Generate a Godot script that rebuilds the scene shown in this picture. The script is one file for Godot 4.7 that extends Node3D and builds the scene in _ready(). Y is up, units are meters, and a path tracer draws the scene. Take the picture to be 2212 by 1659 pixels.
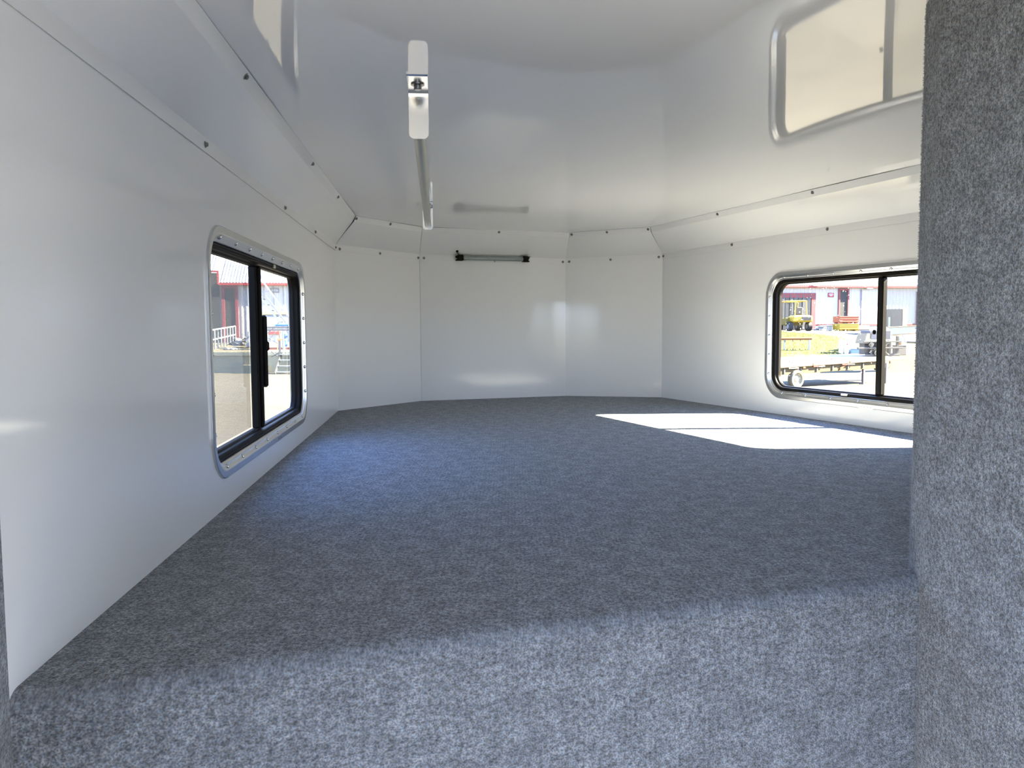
extends Node3D

# ---------------------------------------------------------------- shapes
class Shape:
	var v := PackedVector3Array()
	var n := PackedVector3Array()

	func tri(a: Vector3, b: Vector3, c: Vector3, na: Vector3, nb: Vector3, nc: Vector3) -> void:
		if (b - a).cross(c - a).dot(na + nb + nc) > 0.0:   # front faces run clockwise
			v.append_array(PackedVector3Array([a, c, b]))
			n.append_array(PackedVector3Array([na, nc, nb]))
		else:
			v.append_array(PackedVector3Array([a, b, c]))
			n.append_array(PackedVector3Array([na, nb, nc]))

	func face(p: Array, nrm: Vector3) -> void:
		for i in range(1, p.size() - 1):
			tri(p[0], p[i], p[i + 1], nrm, nrm, nrm)

	func quad(a: Vector3, b: Vector3, c: Vector3, d: Vector3, away: Vector3) -> void:
		var nrm := (c - a).cross(d - b).normalized()
		if nrm.dot(away) < 0.0:
			nrm = -nrm
		face([a, b, c, d], nrm)

	func box(c: Vector3, s: Vector3, bev := 0.0, b := Basis()) -> void:
		var h := s * 0.5
		bev = minf(bev, minf(h.x, minf(h.y, h.z)) * 0.9)
		for ax in 3:
			for sg in [-1.0, 1.0]:
				var nn := Vector3.ZERO
				nn[ax] = sg
				var u := (ax + 1) % 3
				var w := (ax + 2) % 3
				var pts := []
				for k in [[-1, -1], [1, -1], [1, 1], [-1, 1]]:
					var q := Vector3.ZERO
					q[ax] = sg * h[ax]
					q[u] = k[0] * (h[u] - bev)
					q[w] = k[1] * (h[w] - bev)
					pts.append(c + b * q)
				face(pts, (b * nn).normalized())
		if bev <= 0.0:
			return
		for ax in 3:
			var u := (ax + 1) % 3
			var w := (ax + 2) % 3
			for su in [-1.0, 1.0]:
				for sw in [-1.0, 1.0]:
					var pts := []
					for k in [[-1, 0], [1, 0], [1, 1], [-1, 1]]:
						var q := Vector3.ZERO
						q[ax] = k[0] * (h[ax] - bev)
						q[u] = su * (h[u] - (bev if k[1] == 1 else 0.0))
						q[w] = sw * (h[w] - (bev if k[1] == 0 else 0.0))
						pts.append(c + b * q)
					var nn := Vector3.ZERO
					nn[u] = su
					nn[w] = sw
					face(pts, (b * nn).normalized())
		for sx in [-1.0, 1.0]:
			for sy in [-1.0, 1.0]:
				for sz in [-1.0, 1.0]:
					var s3 := Vector3(sx, sy, sz)
					var a := s3 * (h - Vector3(0, bev, bev))
					var d := s3 * (h - Vector3(bev, 0, bev))
					var e := s3 * (h - Vector3(bev, bev, 0))
					face([c + b * a, c + b * d, c + b * e], (b * s3).normalized())

	func cyl(p0: Vector3, p1: Vector3, r0: float, r1: float, seg := 16, caps := true) -> void:
		var ax := (p1 - p0).normalized()
		var u := ax.cross(Vector3.UP if absf(ax.y) < 0.9 else Vector3.RIGHT).normalized()
		var w := ax.cross(u)
		for k in seg:
			var a := TAU * k / seg
			var bb := TAU * (k + 1) / seg
			var da := u * cos(a) + w * sin(a)
			var db := u * cos(bb) + w * sin(bb)
			tri(p0 + da * r0, p0 + db * r0, p1 + db * r1, da, db, db)
			tri(p0 + da * r0, p1 + db * r1, p1 + da * r1, da, db, da)
			if caps:
				tri(p0, p0 + da * r0, p0 + db * r0, -ax, -ax, -ax)
				tri(p1, p1 + da * r1, p1 + db * r1, ax, ax, ax)

	func bar(p0: Vector3, p1: Vector3, w: float, d: float, bev := 0.0) -> void:
		var z := (p1 - p0)
		var l := z.length()
		z = z / l
		var x := Vector3.UP.cross(z)
		x = Vector3.RIGHT if x.length() < 0.05 else x.normalized()
		box((p0 + p1) * 0.5, Vector3(w, d, l), bev, Basis(x, z.cross(x), z))

	# turned profile: pairs (radius, height) round the local y axis
	func lathe(prof: Array, o: Vector3, b := Basis(), seg := 20) -> void:
		for i in prof.size() - 1:
			var p: Vector2 = prof[i]
			var q: Vector2 = prof[i + 1]
			var t := (q - p)
			if t.length() < 1e-7:
				continue
			var nn := Vector2(t.y, -t.x).normalized()
			for k in seg:
				var a := TAU * k / seg
				var c := TAU * (k + 1) / seg
				var da := Vector3(cos(a), 0, sin(a))
				var dc := Vector3(cos(c), 0, sin(c))
				var na := b * (da * nn.x + Vector3(0, nn.y, 0))
				var nc := b * (dc * nn.x + Vector3(0, nn.y, 0))
				var p0 := o + b * (da * p.x + Vector3(0, p.y, 0))
				var p1 := o + b * (dc * p.x + Vector3(0, p.y, 0))
				var q0 := o + b * (da * q.x + Vector3(0, q.y, 0))
				var q1 := o + b * (dc * q.x + Vector3(0, q.y, 0))
				if p.x > 1e-6:
					tri(p0, p1, q1, na, nc, nc)
				if q.x > 1e-6:
					tri(p0, q1, q0, na, nc, na)

	func prism(p: Array, up: Vector3) -> void:
		var flat := PackedVector2Array()
		for q in p:
			flat.append(Vector2(q.x, q.z))
		var idx := Geometry2D.triangulate_polygon(flat)
		var un := up.normalized()
		for i in range(0, idx.size(), 3):
			tri(p[idx[i]], p[idx[i + 1]], p[idx[i + 2]], -un, -un, -un)
			tri(p[idx[i]] + up, p[idx[i + 1]] + up, p[idx[i + 2]] + up, un, un, un)
		var area := 0.0
		for i in p.size():
			var a: Vector3 = p[i]
			var c: Vector3 = p[(i + 1) % p.size()]
			area += a.x * c.z - c.x * a.z
		for i in p.size():
			var a: Vector3 = p[i]
			var c: Vector3 = p[(i + 1) % p.size()]
			var nn := Vector3(c.z - a.z, 0, a.x - c.x).normalized() * signf(area)
			face([a, c, c + up, a + up], nn)

	# a thin bent sheet between two lists of points, with thickness along `off`
	func sheet(a: Array, c: Array, off: Array) -> void:
		for i in a.size() - 1:
			var away: Vector3 = -(off[i] as Vector3)
			quad(a[i], a[i + 1], c[i + 1], c[i], away)
			quad(a[i] + off[i], a[i + 1] + off[i + 1], c[i + 1] + off[i + 1], c[i] + off[i], -away)
			var side: Vector3 = ((a[i] as Vector3) - (c[i] as Vector3)).normalized()
			quad(a[i], a[i + 1], a[i + 1] + off[i + 1], a[i] + off[i], side)
			quad(c[i], c[i + 1], c[i + 1] + off[i + 1], c[i] + off[i], -side)
		for e in [0, a.size() - 1]:
			var k: int = 1 if e == 0 else e - 1
			quad(a[e], c[e], c[e] + off[e], a[e] + off[e], a[e] - a[k])

	static func rounded(w: float, h: float, r: float, ins: float, seg := 10) -> Array:
		var out := []
		var rr := maxf(r - ins, 0.004)
		var k := maxf(r, ins + rr)
		var cs := [Vector2(w - k, h - k), Vector2(k, h - k), Vector2(k, k), Vector2(w - k, k)]
		for q in 4:
			for i in seg + 1:
				var a := PI / 2 * (q + float(i) / seg)
				var d := Vector2(cos(a), sin(a))
				out.append([cs[q] + d * rr, d])
		return out

	# loop of a rounded rectangle swept along a profile of (inset, depth)
	func ring(w: float, h: float, r: float, prof: Array, seg := 10) -> void:
		for i in prof.size() - 1:
			var p: Vector2 = prof[i]
			var q: Vector2 = prof[i + 1]
			var a := rounded(w, h, r, p.x, seg)
			var c := rounded(w, h, r, q.x, seg)
			var t := (q - p).normalized()
			for k in a.size():
				var m := (k + 1) % a.size()
				var d0: Vector2 = a[k][1]
				var d1: Vector2 = a[m][1]
				var n0 := Vector3(d0.x * t.y, d0.y * t.y, t.x)
				var n1 := Vector3(d1.x * t.y, d1.y * t.y, t.x)
				var a0 := Vector3(a[k][0].x, a[k][0].y, p.y)
				var a1 := Vector3(a[m][0].x, a[m][0].y, p.y)
				var c0 := Vector3(c[k][0].x, c[k][0].y, q.y)
				var c1 := Vector3(c[m][0].x, c[m][0].y, q.y)
				tri(a0, a1, c1, n0, n1, n1)
				tri(a0, c1, c0, n0, n1, n0)

	# wall leaf in the local x-y plane, its room face at z = 0, with a rounded hole
	func leaf(x0: float, x1: float, y0: float, y1: float, t: float, ext: float, hole: Array, at: Vector2) -> void:
		var cen := at
		var pts := []
		if hole.size():
			cen = Vector2.ZERO
			for e in hole:
				pts.append(at + e[0])
				cen += (at + e[0]) / hole.size()
		for lay in 2:
			var z := 0.0 if lay == 0 else -t
			var nz := Vector3(0, 0, 1 if lay == 0 else -1)
			var xa := x0 - (0.0 if lay == 0 else ext)
			var xb := x1 + (0.0 if lay == 0 else ext)
			var cor := [Vector2(xb, y1), Vector2(xa, y1), Vector2(xa, y0), Vector2(xb, y0)]
			if hole.is_empty():
				face(cor.map(func(q): return Vector3(q.x, q.y, z)), nz)
				continue
			var onrect := []
			var side := []
			for q in pts:
				var d: Vector2 = q - cen
				var best := 1e9
				var sd := 0
				var cand := [((xb if d.x > 0 else xa) - cen.x) / d.x if absf(d.x) > 1e-9 else 1e9, ((y1 if d.y > 0 else y0) - cen.y) / d.y if absf(d.y) > 1e-9 else 1e9]
				if cand[0] < cand[1]:
					best = cand[0]
					sd = 0 if d.x > 0 else 2
				else:
					best = cand[1]
					sd = 1 if d.y > 0 else 3
				onrect.append(cen + d * best)
				side.append(sd)
			for k in pts.size():
				var m := (k + 1) % pts.size()
				var poly := [pts[k], onrect[k]]
				if side[k] != side[m]:
					poly.append(cor[side[k] if side[k] < 3 else 3])
				poly.append(onrect[m])
				poly.append(pts[m])
				face(poly.map(func(q): return Vector3(q.x, q.y, z)), nz)
		if hole.size():
			for k in pts.size():
				var m := (k + 1) % pts.size()
				var d: Vector2 = hole[k][1]
				quad(Vector3(pts[k].x, pts[k].y, 0), Vector3(pts[m].x, pts[m].y, 0), Vector3(pts[m].x, pts[m].y, -t), Vector3(pts[k].x, pts[k].y, -t), Vector3(-d.x, -d.y, 0))
		var f := [Vector3(x0, y0, 0), Vector3(x1, y0, 0), Vector3(x1, y1, 0), Vector3(x0, y1, 0)]
		var bk := [Vector3(x0 - ext, y0, -t), Vector3(x1 + ext, y0, -t), Vector3(x1 + ext, y1, -t), Vector3(x0 - ext, y1, -t)]
		var aw := [Vector3.DOWN, Vector3.RIGHT, Vector3.UP, Vector3.LEFT]
		for i in 4:
			quad(f[i], f[(i + 1) % 4], bk[(i + 1) % 4], bk[i], aw[i])

	func mesh() -> ArrayMesh:
		var a := []
		a.resize(Mesh.ARRAY_MAX)
		a[Mesh.ARRAY_VERTEX] = v
		a[Mesh.ARRAY_NORMAL] = n
		var m := ArrayMesh.new()
		m.add_surface_from_arrays(Mesh.PRIMITIVE_TRIANGLES, a)
		return m

# ---------------------------------------------------------------- naming and placing
var used := {}

func numbered(called: String) -> String:
	var k: int = used.get(called, 0)
	used[called] = k + 1
	return called if k == 0 else "%s_%03d" % [called, k]

func obj(called: String, s, m: Material, parent: Node = null) -> MeshInstance3D:
	var o := MeshInstance3D.new()
	o.name = numbered(called) if parent == null else called
	o.mesh = s if s is Mesh else s.mesh()
	o.material_override = m
	(self if parent == null else parent).add_child(o, true)
	return o

func tag(o: Node, label: String, category := "", group := "", kind := "") -> Node:
	o.set_meta("label", label)
	if category: o.set_meta("category", category)
	if group: o.set_meta("group", group)
	if kind: o.set_meta("kind", kind)
	return o

func thing(called: String, label: String, category: String, at := Vector3.ZERO, turn := 0.0, group := "") -> Node3D:
	var o := Node3D.new()
	o.name = numbered(called)
	add_child(o)
	o.position = at
	o.rotation.y = turn
	tag(o, label, category, group)
	return o

func struct(called: String, label: String, s: Shape, m: Material) -> MeshInstance3D:
	var o := MeshInstance3D.new()
	o.name = called
	used[called] = 1
	o.mesh = s.mesh()
	o.material_override = m
	add_child(o)
	tag(o, label, "", "", "structure")
	return o

func mat(c: Color, rough := 0.6, metal := 0.0, spec := 0.5) -> StandardMaterial3D:
	var m := StandardMaterial3D.new()
	m.albedo_color = c
	m.roughness = rough
	m.metallic = metal
	m.metallic_specular = spec
	return m

var yard_dim := 1.0   # darkens all yard colours, standing in for a lower exposure outdoors

func grey(x: float) -> Color:   # a linear reflectance as an sRGB colour
	return lin(x, x, x)

func lin(r: float, g: float, b: float) -> Color:
	return Color(r * yard_dim, g * yard_dim, b * yard_dim).linear_to_srgb()

func noise_bytes(w: int, h: int, kind: int, freq: float, sd: int, oct := 1) -> PackedByteArray:
	var f := FastNoiseLite.new()
	f.noise_type = kind
	f.frequency = freq
	f.seed = sd
	f.fractal_type = FastNoiseLite.FRACTAL_FBM if oct > 1 else FastNoiseLite.FRACTAL_NONE
	f.fractal_octaves = oct
	var im := f.get_seamless_image(w, h, false, false, 0.12, true)
	im.convert(Image.FORMAT_L8)
	return im.get_data()

func grain_bytes(w: int, h: int, freq: float, sd: int) -> PackedByteArray:   # fine grain: no blending at the tile edge
	var f := FastNoiseLite.new()
	f.noise_type = FastNoiseLite.TYPE_SIMPLEX
	f.frequency = freq
	f.seed = sd
	f.fractal_type = FastNoiseLite.FRACTAL_FBM
	f.fractal_octaves = 2
	var im := f.get_image(w, h, false, false, true)
	im.convert(Image.FORMAT_L8)
	return im.get_data()

func carpet_material() -> StandardMaterial3D:
	var W := 1024
	var fine := grain_bytes(W, W, 0.13, 3)
	var clump := grain_bytes(W, W, 0.045, 11)
	var broad := noise_bytes(W, W, FastNoiseLite.TYPE_SIMPLEX, 0.009, 23, 3)
	var hue := grain_bytes(W, W, 0.08, 37)
	var rng := RandomNumberGenerator.new()
	rng.seed = 5
	var col := PackedByteArray()
	col.resize(W * W * 3)
	var hgt := PackedByteArray()
	hgt.resize(W * W)
	var rib := PackedFloat32Array()
	rib.resize(W)
	for x in W:
		rib[x] = sin(TAU * x * 75.0 / W)
	for y in W:
		for x in W:
			var i := y * W + x
			var f := fine[i] / 255.0 - 0.5
			var c := clump[i] / 255.0 - 0.5
			var l := 0.232 * exp(1.0 * f + 0.8 * c + 0.55 * (broad[i] / 255.0 - 0.5) + 0.06 * rib[x] - 2.2 * maxf(0.0, -f - 0.2) - 1.2 * maxf(0.0, -c - 0.15))
			var t := hue[i] / 255.0 - 0.5
			var r := l * (0.93 + 0.20 * t)
			var g := l
			var b := l * (1.10 - 0.22 * t)
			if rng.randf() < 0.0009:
				r = 0.5; g = 0.5; b = 0.48  # sparse bright texels paint glints onto the pile
			col[i * 3] = int(255.0 * pow(clampf(r, 0, 1), 0.4545))
			col[i * 3 + 1] = int(255.0 * pow(clampf(g, 0, 1), 0.4545))
			col[i * 3 + 2] = int(255.0 * pow(clampf(b, 0, 1), 0.4545))
			hgt[i] = int(clampf(128.0 + 120.0 * f + 80.0 * c + 12.0 * rib[x], 0, 255))
	var m := mat(Color.WHITE, 0.95, 0.0, 0.2)
	m.albedo_texture = ImageTexture.create_from_image(Image.create_from_data(W, W, false, Image.FORMAT_RGB8, col))
	m.heightmap_enabled = true
	m.heightmap_texture = ImageTexture.create_from_image(Image.create_from_data(W, W, false, Image.FORMAT_L8, hgt))
	m.heightmap_scale = 0.22
	m.uv1_triplanar = true
	m.uv1_world_triplanar = true
	m.uv1_scale = Vector3.ONE / 0.45
	m.rim_enabled = true
	m.rim = 0.25
	m.rim_tint = 0.5
	return m

func speckled(c: Color, amount: float, freq: float, size: float, rough := 0.9) -> StandardMaterial3D:
	# base colour varied by noise, for ground, grass, rust and timber outside
	var W := 256
	var a := noise_bytes(W, W, FastNoiseLite.TYPE_SIMPLEX, freq, 7, 3)
	var d := PackedByteArray()
	d.resize(W * W * 3)
	var l := c.srgb_to_linear()
	for i in W * W:
		var k := 1.0 + amount * (a[i] / 255.0 - 0.5) * 2.0
		var q := Color(l.r * k, l.g * k, l.b * k).linear_to_srgb()
		d[i * 3] = int(clampf(q.r, 0, 1) * 255.0)
		d[i * 3 + 1] = int(clampf(q.g, 0, 1) * 255.0)
		d[i * 3 + 2] = int(clampf(q.b, 0, 1) * 255.0)
	var m := mat(Color.WHITE, rough, 0.0, 0.3)
	m.albedo_texture = ImageTexture.create_from_image(Image.create_from_data(W, W, false, Image.FORMAT_RGB8, d))
	m.uv1_triplanar = true
	m.uv1_world_triplanar = true
	m.uv1_scale = Vector3.ONE / size
	return m

var M := {}

func materials() -> void:
	M.panel = mat(grey(0.86), 0.09, 0.0, 0.5)
	M.ceiling = mat(grey(0.84), 0.035, 0.0, 0.5)
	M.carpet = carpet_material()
	M.fibre = mat(lin(0.25, 0.26, 0.29), 0.9, 0.0, 0.2)
	M.alu = mat(grey(0.72), 0.28, 1.0)
	M.bright = mat(grey(0.9), 0.22, 1.0)
	M.rod = mat(lin(0.52, 0.52, 0.47), 0.34, 1.0)
	M.zinc = mat(grey(0.24), 0.34, 1.0)
	M.steel_screw = mat(grey(0.62), 0.2, 1.0)
	M.black = mat(lin(0.008, 0.007, 0.006), 0.5, 0.0, 0.25)
	M.rubber = mat(grey(0.01), 0.6)
	var g := mat(Color(0, 0, 0, 0.02), 0.0, 0.0, 0.5)
	g.transparency = BaseMaterial3D.TRANSPARENCY_ALPHA
	M.glass = g
	var k := mat(Color(0.62, 0.66, 0.66, 0.55), 0.12, 0.0, 0.5)
	k.transparency = BaseMaterial3D.TRANSPARENCY_ALPHA
	M.tube = k
	M.screen = mat(grey(0.05), 0.6)
	M.spot = mat(grey(0.85), 0.9)
	M.spot.backlight_enabled = true
	M.spot.backlight = Color(0.5, 0.5, 0.5)
	M.label = mat(grey(0.72), 0.4)
	M.clip = mat(lin(0.55, 0.55, 0.46), 0.5)

# ---------------------------------------------------------------- the trailer nose
const P0 := Vector3(-0.6616, 0, -3.0695)
const P1 := Vector3(-0.3877, 0, -3.4546)
const P2 := Vector3(0.2435, 0, -3.664)
const P3 := Vector3(0.659, 0, -3.5584)
const EL := Vector3(-0.4427, 0, -0.6844)
const ER := Vector3(0.5141, 0, -1.0058)
const PF := Vector3(0.5228, 0, -1.0512)
const RU := Vector3(0.3829, 0, 0.9238)
const RAD := 0.084   # corner radius of the window openings
const CEIL := 0.72
const LOW := -1.3

func axial(e: float, f: float, y := 0.0) -> Vector3:   # e to the right of the trailer's axis, f along it
	return Vector3(0.948 * e - 0.3183 * f, y, -0.3183 * e - 0.948 * f)

func frame_of(a: Vector3, b: Vector3) -> Transform3D:
	var u := (b - a).normalized()
	return Transform3D(Basis(u, Vector3.UP, u.cross(Vector3.UP)), a)

func wall_leaf(called: String, label: String, a: Vector3, b: Vector3, y0: float, y1: float, m: Material, hole := [], at := Vector2.ZERO, trim0 := 0.0, trim1 := 0.0, ext := 0.03) -> MeshInstance3D:
	var s := Shape.new()
	s.leaf(trim0, (b - a).length() - trim1, y0, y1, 0.04, ext, hole, at)
	var o := struct(called, label, s, m)
	o.transform = frame_of(a, b)
	return o

func screw_mesh(r: float) -> ArrayMesh:
	var s := Shape.new()
	s.lathe([Vector2(r, 0), Vector2(r, r * 0.14), Vector2(r * 0.68, r * 0.24)], Vector3.ZERO, Basis(), 18)
	s.lathe([Vector2(r * 0.68, r * 0.2), Vector2(r * 0.66, r * 0.72), Vector2(r * 0.52, r * 0.86), Vector2(r * 0.3, r * 0.86), Vector2(r * 0.22, r * 0.74), Vector2(0, r * 0.74)], Vector3.ZERO, Basis(), 6)
	return s.mesh()

func dome_mesh(r: float) -> ArrayMesh:
	var s := Shape.new()
	var p := []
	for i in 6:
		var a := PI / 2 * i / 5.0
		p.append(Vector2(r * cos(a), r * 0.6 * sin(a)))
	s.lathe(p, Vector3.ZERO, Basis(), 14)
	return s.mesh()

func facing(nrm: Vector3) -> Basis:   # local y along the normal
	var x := nrm.cross(Vector3(0.31, 0.17, 0.93)).normalized()
	return Basis(x, nrm, x.cross(nrm))

func shell() -> void:
	var win := Shape.rounded(0.985, 0.445, RAD, 0.022)
	wall_leaf("wall_left", "glossy white side wall with a sliding window, left of the bunk", EL, P0, -0.04, 0.74, M.panel, win, Vector2(0.664, 0.054))
	wall_leaf("wall_front_left", "narrow glossy white nose panel beside the left wall", P0, P1, -0.04, 0.74, M.panel, [], Vector2.ZERO, 0, 0.0012)
	wall_leaf("wall_front", "widest glossy white nose panel, below the tube light", P1, P2, -0.04, 0.74, M.panel, [], Vector2.ZERO, 0.0012, 0.0002)
	wall_leaf("wall_front_right", "narrow glossy white nose panel beside the right wall", P2, P3, -0.04, 0.74, M.panel, [], Vector2.ZERO, 0.0002, 0.0)
	var rend := P3 + RU * 2.3
	wall_leaf("wall_right", "glossy white side wall with a sliding window, right of the bunk", P3, rend, -0.04, 0.74, M.panel, win, Vector2(0.677, 0.056))
	# the carpeted bunk: a top and a drop with a rounded edge between them
	var s := Shape.new()
	var into := axial(0, 1)
	var o3 := into * 0.02
	var fl := [EL + o3 - axial(0.05, 0), P0 + Vector3(-0.02, 0, -0.01), P1 + Vector3(-0.02, 0, -0.02), P2 + Vector3(0, 0, -0.03), P3 + Vector3(0.02, 0, -0.02), axial(1.97, 0.86), ER + o3 + axial(1.1, 0)]
	for i in fl.size():
		fl[i] = Vector3(fl[i].x, -0.05, fl[i].z)
	s.prism(fl, Vector3(0, 0.05, 0))
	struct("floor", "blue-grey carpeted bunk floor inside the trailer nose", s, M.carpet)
	s = Shape.new()
	var a := []
	var b := []
	var off := []
	var e0 := EL - axial(0.03, 0)
	var e1 := ER + axial(0.06, 0)
	var prof := [Vector2(0.03, -0.0003)]
	for i in 9:
		var t := PI / 2 * i / 8.0
		prof.append(Vector2(0.02 - 0.02 * sin(t), -0.02 + 0.02 * cos(t)))
	prof.append(Vector2(0, LOW))
	for q in prof:
		a.append(e0 + into * q.x + Vector3(0, q.y, 0))
		b.append(e1 + into * q.x + Vector3(0, q.y, 0))
	for i in prof.size():
		off.append(into * 0.006 + Vector3(0, -0.006, 0))
	s.sheet(a, b, off)
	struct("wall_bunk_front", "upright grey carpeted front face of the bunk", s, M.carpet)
	# the carpeted partition on the right and the carpeted jamb on the left
	s = Shape.new()
	var far := axial(1.9, 0.83)
	var near := axial(1.9, 0.36)
	var pts := [Vector3(0.540, 0, -1.061), Vector3(0.530, 0, -1.0575), Vector3(0.5245, 0, -1.052), Vector3(0.5222, 0, -1.044), Vector3(0.512, 0, -0.99), Vector3(0.503, 0, -0.76), Vector3(0.494, 0, -0.56), Vector3(0.51, 0, -0.545), Vector3(near.x, 0, near.z), Vector3(far.x, 0, far.z)]
	for i in pts.size():
		pts[i] = Vector3(pts[i].x, LOW, pts[i].z)
	s.prism(pts, Vector3(0, CEIL - LOW, 0))
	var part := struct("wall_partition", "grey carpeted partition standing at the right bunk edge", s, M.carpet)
	# loose fibres along its corner and along the bunk edge
	var rng := RandomNumberGenerator.new()
	rng.seed = 21
	var fz := Shape.new()
	for k in 3600:
		var yy := rng.randf_range(0.0, 0.715)
		var t := rng.randf()
		var p := Vector3(lerpf(0.5222, 0.530, t * t), yy, lerpf(-1.044, -1.0575, t))
		var d := Vector3(rng.randf_range(-1.0, 0.05), rng.randf_range(-0.6, 0.6), rng.randf_range(-0.7, 0.1)).normalized() * rng.randf_range(0.0012, 0.0032)
		var w := Vector3(0, 0.0003, 0.0002)
		fz.face([p - w, p + w, p + d], Vector3(-0.6, 0, 0.8))
	tag(obj("carpet_fuzz", fz, M.fibre, part), "loose fibres along the carpeted corner", "", "", "stuff")
	s = Shape.new()
	s.prism([EL + axial(-0.05, -0.0005, LOW), EL + axial(0.003, -0.0005, LOW), EL + axial(0.003, -0.25, LOW), EL + axial(-0.05, -0.25, LOW)], Vector3(0, CEIL - LOW, 0))
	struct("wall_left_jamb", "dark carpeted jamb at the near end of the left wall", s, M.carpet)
	# the compartment the camera stands in, its side door open
	s = Shape.new()
	var y := LOW
	var h := CEIL - LOW
	s.prism([axial(-0.25, 0.55, y), axial(-0.2, 0.55, y), axial(-0.2, 0.22, y), axial(-0.25, 0.22, y)], Vector3(0, h, 0))
	s.prism([axial(-0.25, -0.95, y), axial(-0.2, -0.95, y), axial(-0.2, -1.25, y), axial(-0.25, -1.25, y)], Vector3(0, h, 0))
	s.prism([axial(-0.25, 0.23, 0.66), axial(-0.2, 0.23, 0.66), axial(-0.2, -0.96, 0.66), axial(-0.25, -0.96, 0.66)], Vector3(0, 0.06, 0))
	struct("wall_left_entry", "white wall round the open side door behind the viewer", s, M.panel)
	s = Shape.new()
	s.prism([axial(-0.25, -1.2, y), axial(1.97, -1.2, y), axial(1.97, -1.25, y), axial(-0.25, -1.25, y)], Vector3(0, h, 0))
	struct("wall_rear", "white rear wall of the compartment behind the viewer", s, M.panel)
	s = Shape.new()
	s.prism([axial(1.92, 0.9, y), axial(1.97, 0.9, y), axial(1.97, 0.2, y), axial(1.92, 0.2, y)], Vector3(0, h, 0))
	s.prism([axial(1.92, -0.9, y), axial(1.97, -0.9, y), axial(1.97, -1.2, y), axial(1.92, -1.2, y)], Vector3(0, h, 0))
	s.prism([axial(1.92, 0.21, y), axial(1.97, 0.21, y), axial(1.97, -0.91, y), axial(1.92, -0.91, y)], Vector3(0, 0.9, 0))  # added opening, placed to bring daylight onto the near left wall
	s.prism([axial(1.92, 0.21, 0.62), axial(1.97, 0.21, 0.62), axial(1.97, -0.91, 0.62), axial(1.92, -0.91, 0.62)], Vector3(0, CEIL - 0.62, 0))
	struct("wall_right_entry", "white right wall with an added opening that lets in daylight, behind the viewer", s, M.panel)
	s = Shape.new()
	s.prism([axial(-0.25, 0.8, y - 0.05), axial(1.97, 0.8, y - 0.05), axial(1.97, -1.25, y - 0.05), axial(-0.25, -1.25, y - 0.05)], Vector3(0, 0.05, 0))
	struct("floor_entry", "lower grey floor of the compartment behind the viewer", s, mat(grey(0.10), 0.8))
	s = Shape.new()
	var c := [EL + Vector3(-0.05, 0, 0), P0 + Vector3(-0.04, 0, -0.02), P1 + Vector3(-0.03, 0, -0.04), P2 + Vector3(0.01, 0, -0.05), P3 + Vector3(0.04, 0, -0.03), axial(1.99, 0.86), axial(1.97, -1.25), axial(-0.25, -1.25), axial(-0.25, 0.5)]
	for i in c.size():
		c[i] = Vector3(c[i].x, CEIL, c[i].z)
	s.prism(c.map(func(v): return v + Vector3(0, 0.002, 0)), Vector3(0, 0.04, 0))
	# the sheet hangs very slightly wavy, which bends what it mirrors
	var outline := PackedVector2Array()
	for q in c:
		outline.append(Vector2(q.x, q.z))
	var cell := 0.04
	for ix in range(-20, 60):
		for iz in range(-95, 35):
			if not Geometry2D.is_point_in_polygon(Vector2((ix + 0.5) * cell, (iz + 0.5) * cell), outline):
				continue
			var p := []
			var m := []
			for k in [[0, 0], [1, 0], [1, 1], [0, 1]]:
				var x: float = (ix + k[0]) * cell
				var z: float = (iz + k[1]) * cell
				p.append(Vector3(x, CEIL + wave(x, z), z))
				m.append(Vector3((wave(x + 0.01, z) - wave(x - 0.01, z)) / 0.02, -1, (wave(x, z + 0.01) - wave(x, z - 0.01)) / 0.02).normalized())
			s.tri(p[0], p[1], p[2], m[0], m[1], m[2])
			s.tri(p[0], p[2], p[3], m[0], m[2], m[3])
	struct("ceiling", "flat mirror-glossy white ceiling above the bunk", s, M.ceiling)

func wave(x: float, z: float) -> float:
	return 0.0005 * sin(7.0 * x + 2.3 * z + 0.6) + 0.00035 * sin(9.5 * z - 3.1 * x + 1.0) + 0.00012 * sin(21.0 * x + 5.0 * z)

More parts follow.
